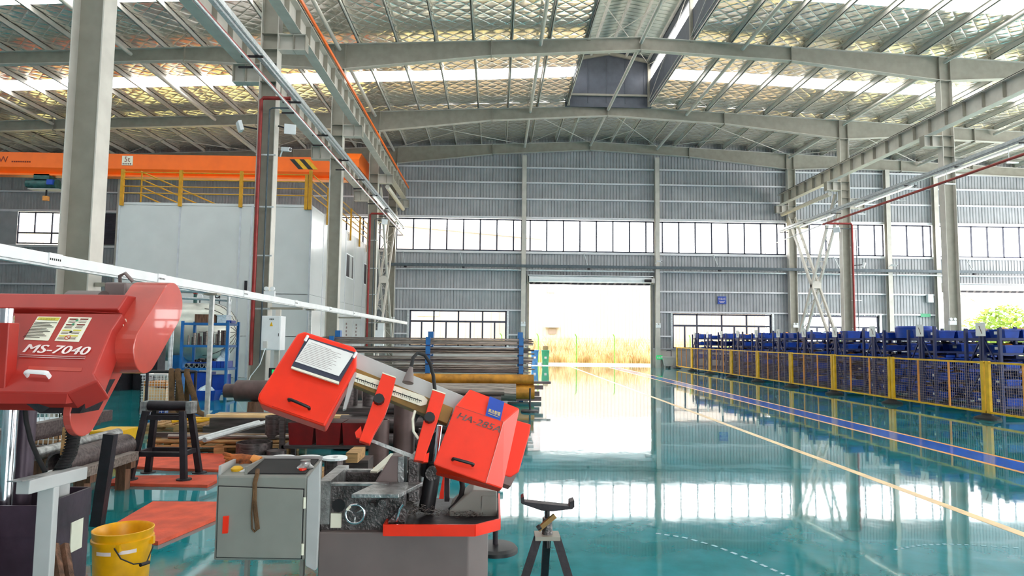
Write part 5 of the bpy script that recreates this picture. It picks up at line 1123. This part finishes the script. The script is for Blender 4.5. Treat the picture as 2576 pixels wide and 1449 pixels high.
SP('jaw_face', MB().prism([at(1001,1150,4.11),at(1016,1148,4.11),at(1016,1221,4.11),at(1001,1221,4.11)],(0,0.15,0)), 'iron', vj)
SP('fixed_jaw', MB().prism([at(1026,1156,4.12),at(1052,1156,4.12),at(1054,1262,4.12),at(1026,1262,4.12)],(0,0.3,0)), 'cast', bevel=0.006)
SP('stop_bar', MB().bar(at(940,1188,4.35),at(991,1143,4.6),0.05,0.012), 'label')
ck = MB(); rr_ = random.Random(2)
for k in range(420):
    px_, py_ = rr_.choice(((1035,1275,30,24),(1065,1270,40,20),(1100,1280,70,18),(950,1232,50,8),(1000,1300,40,8)))[0:2], 0
    g = rr_.choice(((1032,1272,22,22,4.1),(1065,1282,38,14,4.15),(1120,1288,70,10,4.2),(955,1236,45,5,3.95),(1180,1294,40,7,4.15)))
    pp = at(g[0]+rr_.gauss(0,g[2]*0.5), g[1]+rr_.gauss(0,g[3]*0.5), g[4]+rr_.uniform(0,0.15))
    a = rr_.uniform(0,6.28); d = V((math.cos(a),math.sin(a),rr_.uniform(-0.5,0.5)))*rr_.uniform(0.006,0.016)
    pp.z = max(pp.z, zt+0.034); ck.bar(pp-d, pp+d, 0.003, 0.002)
q = SP('metal_chips', ck, 'chips'); q['kind'] = 'stuff'
hc = at(893,1293,3.9)
hw = SP('handwheel', MB().lathe(hc,[(0.052+0.007*math.cos(t*math.pi/4),0.007*math.sin(t*math.pi/4)) for t in range(9)],28,(0,-1,0)), 'chrome', smooth=60)
for k in range(3): a = math.pi/2*-1+k*2*math.pi/3; SP('spoke', MB().cyl(hc, hc+V((math.cos(a)*0.052,0,math.sin(a)*0.052)), 0.005, n=8), 'iron', hw)
SP('hub', MB().cyl(hc+V((0,-0.01,0)), hc+V((0,0.16,0)), 0.014, n=12), 'cast', hw); SP('crank_handle', MB().cyl(hc+V((-0.03,-0.0,0.04)), hc+V((-0.03,-0.06,0.04)), 0.008, n=10), 'label', hw)
for (x, y, r) in ((940,1268,0.022),(965,1262,0.03)):
    c = at(x,y,4.02); SP('lock_knob', MB().cyl(c, c+V((0,-0.05,0)), r, r*0.8, n=14), 'cast', bed)
SP('bed_side_lever', MB().tube([at(998,1312,3.98),at(1006,1280,3.98),at(1014,1268,3.98)],0.008,n=8), 'chrome')
SP('chute', MB().prism([at(975,1314,4.0),at(1010,1275,4.0),at(1030,1285,4.0),at(1012,1314,4.0)],(0,0.2,0)), 'cast', bed)
hy = SP('lift_cylinder', MB().cyl(at(1072,1285,4.3), at(1093,1165,4.3), 0.05, n=16), 'black', smooth=40)
SP('piston_rod', MB().cyl(at(1093,1170,4.3), at(1106,1070,4.3), 0.018, n=12), 'chrome', hy); c = at(1087,1192,4.2); SP('pulley', MB().cyl(c, c+V((0,0.05,0)), 0.042, n=14), 'cast', hy)
SP('motor_bracket', MB().prism([at(1058,1110,4.35),at(1098,1085,4.35),at(1092,1200,4.35),at(1055,1200,4.35)],(0,0.1,0)), 'dark')
SP('red_strut', MB().prism([at(1104,1255,4.4),at(1114,1200,4.4),at(1117,1200,4.4),at(1116,1255,4.4)],(0,0.04,0)), 'red'); SP('pivot_post', MB().prism([at(1118,1262,4.45),at(1118,1195,4.45),at(1130,1195,4.45),at(1130,1262,4.45)],(0,0.08,0)), 'dark')
SP('hydraulic_hose', MB().tube([at(1160,1200,4.35),at(1164,1225,4.35),at(1160,1248,4.35),at(1146,1270,4.3),at(1132,1284,4.3)],0.017,n=10), 'rubber', smooth=60)
SP('pivot_bracket', MB().prism([at(1130,1306,4.25),at(1130,1284,4.25),at(1190,1232,4.25),at(1250,1236,4.25),at(1251,1306,4.25)],(0,0.3,0)), 'grey', bevel=0.006)
SP('pivot_plate', MB().prism([at(1211,1282,4.24),at(1213,1248,4.24),at(1249,1248,4.24),at(1249,1282,4.24)],(0,0.02,0)), 'grey')
# console
Yc = 3.85; cx0, cx1 = at(541,1300,Yc).x, at(770,1300,Yc).x; cz0, cz1 = at(650,1411,Yc).z, at(650,1197,Yc).z; CB = 4.18
con = T('saw_console', 'grey control console with red door pull, left of the centre saw', 'console', ((cx0+cx1)/2,4.15,0))
mk('cabinet_body', MB().hexa([(cx0,Yc,cz0),(cx1,Yc,cz0),(cx1,CB,cz0),(cx0,CB,cz0),(cx0,Yc,cz1),(cx1,Yc,cz1),(cx1,CB,cz1+0.035),(cx0,CB,cz1+0.035)]), 'grey', con, bevel=0.012)
mk('door_gasket', MB().prism([at(550,1221,Yc),at(766,1229,Yc),at(760,1406,Yc),at(544,1402,Yc)],(0,-0.006,0)), 'black', con)
door = mk('door', MB().prism([at(552,1223,Yc),at(764,1231,Yc),at(758,1404,Yc),at(546,1400,Yc)],(0,-0.012,0)), 'grey', con, bevel=0.003)
mk('door_pull', MB().prism([at(563,1298,Yc-0.012),at(577,1297,Yc-0.012),at(574,1340,Yc-0.012),at(561,1341,Yc-0.012)],(0,-0.012,0)), 'red', door)
for (x, y) in ((766,1265),(761,1382)): c = at(x,y,Yc-0.01); mk('hinge', MB().cyl(c+V((0,0,-0.03)), c+V((0,0,0.03)), 0.008, n=8), 'label', door)
mk('side_plate', MB().prism([at(772,1203,3.84),at(806,1160,3.84),at(804,1290,3.84),at(797,1432,3.84),at(790,1437,3.84),at(767,1424,3.84)],(0,0.025,0)), 'greyl', con, bevel=0.006)  # lighter grey than the body: side light from the right put into the colour
mk('top_mat', MB().hexa([(cx0+0.16,Yc+0.03,cz1+0.004),(cx1-0.02,Yc+0.03,cz1+0.004),(cx1-0.02,CB-0.02,cz1+0.034),(cx0+0.16,CB-0.02,cz1+0.034),(cx0+0.16,Yc+0.03,cz1+0.01),(cx1-0.02,Yc+0.03,cz1+0.01),(cx1-0.02,CB-0.02,cz1+0.04),(cx0+0.16,CB-0.02,cz1+0.04)]), 'rubber', con)
mk('tray_rim', MB().box(cx0+0.03,cx1,CB-0.015,CB,cz1+0.03,cz1+0.055), 'greyl', con); mk('tray_rim', MB().box(cx0,cx0+0.015,Yc+0.02,CB,cz1,cz1+0.05), 'greyl', con)
mk('tray_divider', MB().box(cx0+0.145,cx0+0.16,Yc+0.02,CB-0.02,cz1,cz1+0.045), 'grey', con)
for x in (cx0+0.1, cx1-0.08): mk('leg', MB().box(x-0.01,x+0.01,4.08,4.12,0,cz0+0.02), 'grey', con)
r_ = MB()
gl = T('work_gloves', 'brown and orange work gloves lying on the console', 'gloves', at(605,1160,4.1))
mk('palm', MB().lathe(at(613,1160,4.12),[(0,-0.09),(0.03,-0.085),(0.042,-0.02),(0.04,0.05),(0.03,0.1),(0,0.11)],12,(1,0,-0.12)), 'glovebrown', gl, smooth=60)
for k in range(4): mk('finger', MB().tube([at(592-2*k,1152+6*k,4.12),at(578-2*k,1145+8*k,4.1),at(562+3*k,1141+9*k,4.1)],0.011,n=8), 'glovebrown', gl, smooth=60)
mk('thumb', MB().tube([at(610,1166,4.08),at(600,1176,4.06),at(590,1178,4.05)],0.012,n=8), 'glovebrown', gl, smooth=60)
mk('cuff', MB().cyl(at(632,1158,4.12),at(652,1165,4.12),0.036,0.04,n=12), 'amber', gl, smooth=40)
one('yellow_tape', MB().lathe(at(596,1187,3.95),[(0.0,0),(0.03,0.0),(0.034,0.02),(0.02,0.032),(0,0.034)],12), 'yellow', 'crumpled yellow tape in the front corner of the console tray', 'tape', smooth=50)
one('white_plug', MB().cyl(at(600,1192,3.93),at(618,1184,3.93),0.012,n=10), 'white', 'short white stick beside the yellow tape on the console', 'plug', smooth=40)
es = T('spray_can', 'silver funnel with red cap lying on the console mat', 'funnel', at(768,1180,4.0))
c = at(768,1180,4.0); c.z = cz1+0.007
mk('rim', MB().lathe(c,[(0.0,0.0),(0.045,0.0),(0.05,0.012),(0.03,0.03),(0.026,0.05),(0.03,0.055),(0,0.058)],20), 'iron', es, smooth=50); mk('cap', MB().cyl(c+V((0,-0.055,0.0)), c+V((0,-0.055,0.018)), 0.022, n=14), 'red', es)
sl_ = T('hanging_strap', 'thin olive strap hanging down over the front of the console', 'strap', at(640,1250,3.8))
mk('strap', MB().tube([at(648,1180,3.95),at(647,1192,3.84),at(641,1215,3.82),at(640,1260,3.825),at(644,1300,3.825),at(648,1330,3.825),at(641,1338,3.822),at(634,1330,3.82),at(633,1290,3.82),at(638,1230,3.815)],0.008,n=8,flat=(0.012,0.004,(1,0,0))), 'sling', sl_, smooth=60)

# ================================================================ left saw
LS = T('band_saw', 'large faded red band saw at the left edge with white lettering', 'band saw', (-2.8,3.6,0))
def LP(name, mb, mat, parent=None, **k): return mk(name, mb, mat, parent or LS, **k)
LN = V((0,-0.29,0.255)).normalized(); LP0 = V((-1.9,3.43,1.73)); LU = V((1,0,0)); LVv = V((0,0.255,0.29)).normalized()
def lp_(x, y, off=0.0): return onplane(x, y, LP0+LN*off, LN)
hd = LP('saw_head', MB().prism([lp_(-260,786),lp_(308,788),lp_(281,828),lp_(236,938),lp_(246,957),lp_(170,990),lp_(-260,984)], -LN*0.14), 'red2', bevel=0.008)
xe = -1.9
LP('top_housing', MB().prism([(xe,3.425,1.728),(xe,3.505,1.806),(xe,3.64,1.80),(xe,3.60,1.70),(xe,3.53,1.63)], (-2.4,0,0)), 'red2', hd, fix=True, bevel=0.008)
LP('lower_lip', MB().prism([lp_(-260,986,0.0),lp_(169,990,0.0),lp_(165,1016,-0.03),lp_(-260,1014,-0.03)], V((0,0.12,0))), 'red2', hd)
LP('under_casting', MB().prism([lp_(60,1012,-0.06),lp_(245,958,-0.06),lp_(200,1040,-0.12),lp_(100,1040,-0.12)], V((0,0.15,0))), 'dark', hd)
p0, p1 = lp_(71,946,0.0), lp_(126,949,0.0)
LP('handle', MB().tube([p0,p0+LN*0.03,p0+LN*0.034+LU*0.01,p1+LN*0.034-LU*0.01,p1+LN*0.03,p1],0.008,n=8,flat=(0.012,0.005,tuple(LVv))), 'white', hd, smooth=60)
LP('trim_strip', MB().prism([lp_(72,921,0.002),lp_(207,925,0.002),lp_(204,934,0.002),lp_(70,930,0.002)], -LN*0.002), 'redpink', hd)
def sticker(pts, mat, parent=None, off=0.003): return LP('sticker', MB().prism([lp_(x,y,off) for x, y in pts], -LN*0.002), mat, parent or hd)
s1 = sticker([(95,796),(154,797),(121,857),(60,854)], 'label'); LP('sticker_header', MB().prism([lp_(98,798,0.005),lp_(151,799,0.005),lp_(146,806,0.005),lp_(92,804,0.005)], -LN*0.001), 'labely', s1)
mbx = MB()
for k in range(11): mbx.bar(lp_(89-k*3.0,810+k*3.7,0.005), lp_(143-k*3.0-((k*5)%3)*7,811.5+k*3.7,0.005), 0.003, 0.002)
q = LP('print_lines', mbx, 'ink', s1); q['kind'] = 'stuff'
text('lettering', '安全操作规程', 'ink', s1, lp_(100,804,0.0055), LU, LVv, 0.075, 0.008, 0.001)
s2 = sticker([(173,797),(231,799),(198,860),(137,857)], 'label')
for k in range(4):
    for j in range(2):
        ox, oy = 176-k*9+j*27, 801+k*14
        LP('pictogram_title', MB().prism([lp_(ox,oy,0.005),lp_(ox+20,oy+0.4,0.005),lp_(ox+18.5,oy+3.4,0.005),lp_(ox-1.5,oy+3,0.005)], -LN*0.001), ('inkdred','inkdred','labely','labely')[k], s2)
        mb2 = MB()
        for m_ in range(2): mb2.bar(lp_(ox-3-m_*2,oy+6+m_*3,0.005), lp_(ox+15-m_*2,oy+6.5+m_*3,0.005), 0.002, 0.002)
        LP('print_lines', mb2, 'inkgrey', s2)['kind'] = 'stuff'
for (x, y, m_) in ((194,806,'green'),(184,816,'green'),(178,835,'ink')): c = lp_(x,y,0.005); LP('pictogram', MB().cyl(c, c+LN*0.001, 0.007, n=10), m_, s2)
c = lp_(170,849,0.005); LP('ban_sign', MB().lathe(c,[(0.0105,0),(0.0135,0),(0.0135,0.001),(0.0105,0.001)],18,tuple(LN)).bar(c-LU*0.008+LVv*0.008, c+LU*0.008-LVv*0.008, 0.003, 0.001), 'inkred', s2)
text('lettering', 'MS-7040', 'textwhite', hd, lp_(56,886,0.003), (lp_(218,893)-lp_(56,886)).normalized(), LVv, (lp_(218,893)-lp_(56,886)).length, (lp_(56,886)-lp_(62,866)).length*0.98, 0.001, 0.12, 0.045)
for k in range(2): LP('underline', MB().bar(lp_(50-1.5*k,892.5+4.5*k,0.003), lp_(215-1.5*k,898+4.5*k,0.003), 0.004, 0.002), 'textwhite', hd)
LP('top_plate', MB().bar(lp_(107,779,0.002), lp_(308,788,0.002), 0.003, 0.003), 'redpipe', hd)
def capsule(name, X0, X1, c0, c1, r, mats, parent=None, tapered=None):
    ang = math.atan2(c1[1]-c0[1], c1[0]-c0[0]); pts = []
    for k in range(17): a = ang-math.pi/2+k*math.pi/16; pts.append((c1[0]+math.cos(a)*r, c1[1]+math.sin(a)*r))
    for k in range(17): a = ang+math.pi/2+k*math.pi/16; pts.append((c0[0]+math.cos(a)*(tapered or r), c0[1]+math.sin(a)*(tapered or r)))
    b = LP(name, MB().prism([V((X0,a,b_)) for a, b_ in pts], (X1-X0,0,0)), mats, parent, fix=True, bevel=0.004)
    return b
uc = capsule('upper_belt_cover', -1.97, -1.78, (3.49,1.53), (3.735,1.765), 0.125, 'redpink')
for k in range(2): 
    p = at(352+(-2)*k, 803+12*k, 3.5); LP('label_patch', MB().bar((-1.91+0.0,3.475-0.02*k-0.03+0.005,1.672-0.028*k),(-1.87,3.475-0.02*k-0.03+0.005,1.672-0.028*k),0.004,0.018,(0,-0.5,1)), 'label', uc)
lcv = capsule('lower_belt_cover', -1.975, -1.94, (3.27,1.235), (3.55,1.55), 0.115, 'redpink')
for (x, y) in ((293,974),(279,983),(271,996)):
    k = -1.94*1688.17/(x-1246); LP('bolt_hole', MB().cyl((-1.942,k,1.6-(y-841)/1688*k),(-1.937,k,1.6-(y-841)/1688*k),0.008,n=8), 'ink', lcv)
LP('motor', MB().cyl((-2.08,3.85,1.76),(-1.96,3.85,1.76),0.085,n=20), 'dark', smooth=40); LP('gearbox', MB().box(-2.17,-2.05,3.76,3.95,1.7,1.89), 'greyd', bevel=0.01); LP('motor_hood', MB().cyl((-2.32,3.72,1.745),(-2.14,3.72,1.745),0.095,n=18), 'greyd', smooth=40)
LP('motor_cable', MB().tube([(-2.13,3.85,1.88),(-2.12,3.82,1.93),(-2.08,3.8,1.945),(-2.05,3.83,1.9)],0.01,n=8), 'greyd', smooth=60)
gb = LP('guide_block', MB().box(at(-90,850,3.1).x, at(20,850,3.1).x, 3.1, 3.17, at(20,985,3.1).z, at(20,812,3.1).z), 'red2', bevel=0.004)
c = at(16,812,3.135); LP('guide_rod', MB().cyl(c-V((0,0,0.02)), c+V((0,0,0.065)), 0.03, n=18), 'chrome', gb, smooth=40)
c = at(20,1150,3.55); LP('column', MB().cyl((c.x,3.55,0.6),(c.x,3.55,1.5),0.035,n=18), 'chrome', smooth=40)
c = at(58,1150,3.7); LP('column', MB().cyl((c.x,3.7,0.6),(c.x,3.7,1.5),0.05,n=18), 'base_purple', smooth=40)
LP('corrugated_hose', MB().tube([at(170,1025,3.5),at(180,1060,3.5),at(186,1100,3.48),at(178,1140,3.46),at(163,1165,3.44),at(150,1185,3.42)],0.03,n=10), 'rubber', smooth=60)
hr = MB()
for k in range(22): 
    t = k/21; p = at(170+18*math.sin(t*3.0)-20*t*t, 1027+155*t, 3.5-0.08*t); hr.lathe(p,[(0.03,-0.004),(0.035,0),(0.03,0.004)],10)
LP('hose_rings', hr, 'rubber')['kind'] = 'stuff'
LP('thin_hose', MB().tube([at(62,1020,3.4),at(66,1060,3.4),at(78,1110,3.4),at(95,1150,3.38),at(114,1188,3.36)],0.011,n=8), 'rubber', smooth=60)
LP('wood_strip', MB().bar(at(164,1075,3.6), at(157,1145,3.6), 0.02, 0.01), 'wood')
LP('tank', MB().box(-4.2,-2.25,3.46,3.88,0,0.60), 'base_purple'); 
for a, b in (((-2.25,3.46),(-2.25,3.88)),((-4.2,3.46),(-2.25,3.46)),((-4.2,3.88),(-2.25,3.88))): LP('tank_wall', MB().bar((a[0],a[1],0.675),(b[0],b[1],0.675),0.015,0.15), 'base_purple')
LP('chip_bed', MB().box(-4.2,-2.27,3.48,3.86,0.60,0.62), 'cast')
LP('front_base', MB().box(-4.2,-2.42,2.95,3.44,0,0.62), 'base_purple', bevel=0.01)
LP('front_cover', MB().box(-4.2,-2.5,2.98,3.4,0.62,0.7), 'dark')
LP('roll_post', MB().cyl((-2.33,3.72,0.62),(-2.33,3.72,0.87),0.055,n=18), 'greyl', smooth=40)
p = at(244,1300,3.8); LP('data_sticker', MB().box(-2.25,-2.244,3.72,3.82,0.44,0.6), 'label')
ts = T('support_stand', 'worn white T-shaped steel support at the left edge', 'stand', (-2.15,3.2,0))
c = at(122,1300,3.2); mk('post', MB().box(c.x-0.045,c.x+0.03,3.18,3.22,0,0.9), 'greyl', ts, bevel=0.004)
zt_ = at(125,1212,3.2).z; mk('cross_bar', MB().bar(at(57,1226,3.02)+V((0,0,0.0)), at(205,1189,3.42), 0.06, 0.06), 'greyl', ts, bevel=0.004)
mk('top_flat', MB().bar(at(36,1211,2.95), at(160,1184,3.35), 0.06, 0.006), 'iron', ts); mk('base_foot', MB().box(c.x-0.2,c.x+0.2,3.0,3.42,0,0.02), 'greyl', ts)
for k in range(2): one('wood_plank', MB().bar(at(150+24*k,1480,3.25+0.05*k)*1.0, at(132+26*k,1372,3.35+0.05*k), 0.045, 0.03, (0,1,0)), 'wooddark', ['left rough plank leaning against the white T-shaped stand','right rough plank leaning against the white T-shaped stand'][k], 'plank')
bk = T('bucket', 'yellow plastic bucket with white strips in the left foreground', 'bucket', (-2.38,4.3,0))
bc = at(311,1322,4.3); X_ = bc.x
mk('shell', MB().lathe((X_,4.3,0),[(0,0.003),(0.142,0.003),(0.147,0.02),(0.163,0.34),(0.172,0.342),(0.173,0.36),(0.164,0.365),(0.172,0.41),(0.167,0.413),(0.159,0.40),(0.138,0.02),(0,0.018)],36), 'bucket', bk, smooth=40)
for a0, a1, z in ((-2.05,-1.45,0.29),(-1.2,-0.6,0.295),(-1.3,-0.9,0.07)):
    r0 = 0.147+(z-0.02)*0.05+0.0012; mbq = MB(); n_ = 8
    for k in range(n_+1):
        a = a0+(a1-a0)*k/n_; mbq.v += [V((X_+math.cos(a)*r0,4.3+math.sin(a)*r0,z)), V((X_+math.cos(a)*(r0+0.0012),4.3+math.sin(a)*(r0+0.0012),z+0.022))]
    mbq.f = [(2*k,2*k+2,2*k+3,2*k+1) for k in range(n_)]; mk('white_strip', mbq, 'textwhite', bk)
mk('bail_handle', MB().tube([(X_+0.05,4.115,0.345),(X_+0.10,4.10,0.29),(X_+0.16,4.13,0.25),(X_+0.2,4.2,0.235),(X_+0.185,4.3,0.30)],0.004,n=6), 'dark', bk); mk('bail_grip', MB().cyl((X_+0.185,4.16,0.235),(X_+0.205,4.22,0.232),0.011,n=8), 'dark', bk)
for a in (-1.2, 0.1): mk('ear', MB().box(X_+math.cos(a)*0.172-0.012,X_+math.cos(a)*0.172+0.012,4.3+math.sin(a)*0.172-0.012,4.3+math.sin(a)*0.172+0.012,0.315,0.36), 'bucket', bk)
# ---- front tripod stand
tp = T('work_support', 'black steel work support with V-shaped legs in front of the shiny floor', 'stand', (0.3,3.75,0))
Yt = 3.75
mk('cradle', MB().prism([at(1311,1262,Yt-0.03),at(1445,1276,Yt-0.03),at(1440,1281,Yt-0.03),at(1388,1287,Yt-0.03),at(1362,1285,Yt-0.03),at(1313,1268,Yt-0.03)],(0,0.07,0)), 'dark', tp, bevel=0.003)
mk('end_stop', MB().prism([at(1311,1266,Yt-0.035),at(1311,1253,Yt-0.035),at(1318,1249,Yt-0.035),at(1320,1266,Yt-0.035)],(0,0.08,0)), 'dark', tp)
mk('end_stop', MB().prism([at(1433,1278,Yt-0.035),at(1434,1263,Yt-0.035),at(1445,1259,Yt-0.035),at(1445,1276,Yt-0.035)],(0,0.08,0)), 'dark', tp)
pc = at(1377,1300,Yt); mk('stem', MB().cyl((pc.x,Yt,at(1377,1378,Yt).z),(pc.x,Yt,at(1377,1284,Yt).z),0.0135,n=14), 'black', tp, smooth=40)
cl_ = mk('clamp', MB().cyl((pc.x,Yt,at(1376,1345,Yt).z),(pc.x,Yt,at(1376,1302,Yt).z),0.03,0.026,n=14), 'cast', tp, smooth=40)
mk('clamp_lever', MB().bar(at(1354,1332,Yt-0.04),at(1396,1297,Yt-0.02),0.02,0.024), 'olive', cl_); mk('lever_knob', MB().cyl(at(1352,1330,Yt-0.05),at(1360,1324,Yt-0.05),0.014,n=10), 'black', cl_)
zp = at(1376,1343,Yt).z; mk('top_plate', MB().box(at(1345,1343,Yt).x,at(1407,1343,Yt).x,Yt-0.06,Yt+0.06,zp-0.02,zp), 'steel_d', tp)
for (a, b) in (((1353,1352),(1266,1575)),((1400,1352),(1484,1575))):
    p, q = at(*a,Yt-0.03), at(*b,Yt-0.12); q.z = 0.0
    mk('leg', MB().bar(p, q, 0.012, 0.045, (1,0,0.4)), 'dark', tp); mk('leg_edge', MB().bar(p+V((0.012 if b[0] > 1376 else -0.012,0.02,0)), q+V((0.012 if b[0] > 1376 else -0.012,0.02,0)), 0.03, 0.012, (1,0,0.4)), 'dark', tp)
p, q = at(1376,1350,Yt+0.05), V((pc.x, Yt+0.34, 0.0)); mk('leg', MB().bar(p, q, 0.04, 0.04), 'dark', tp)
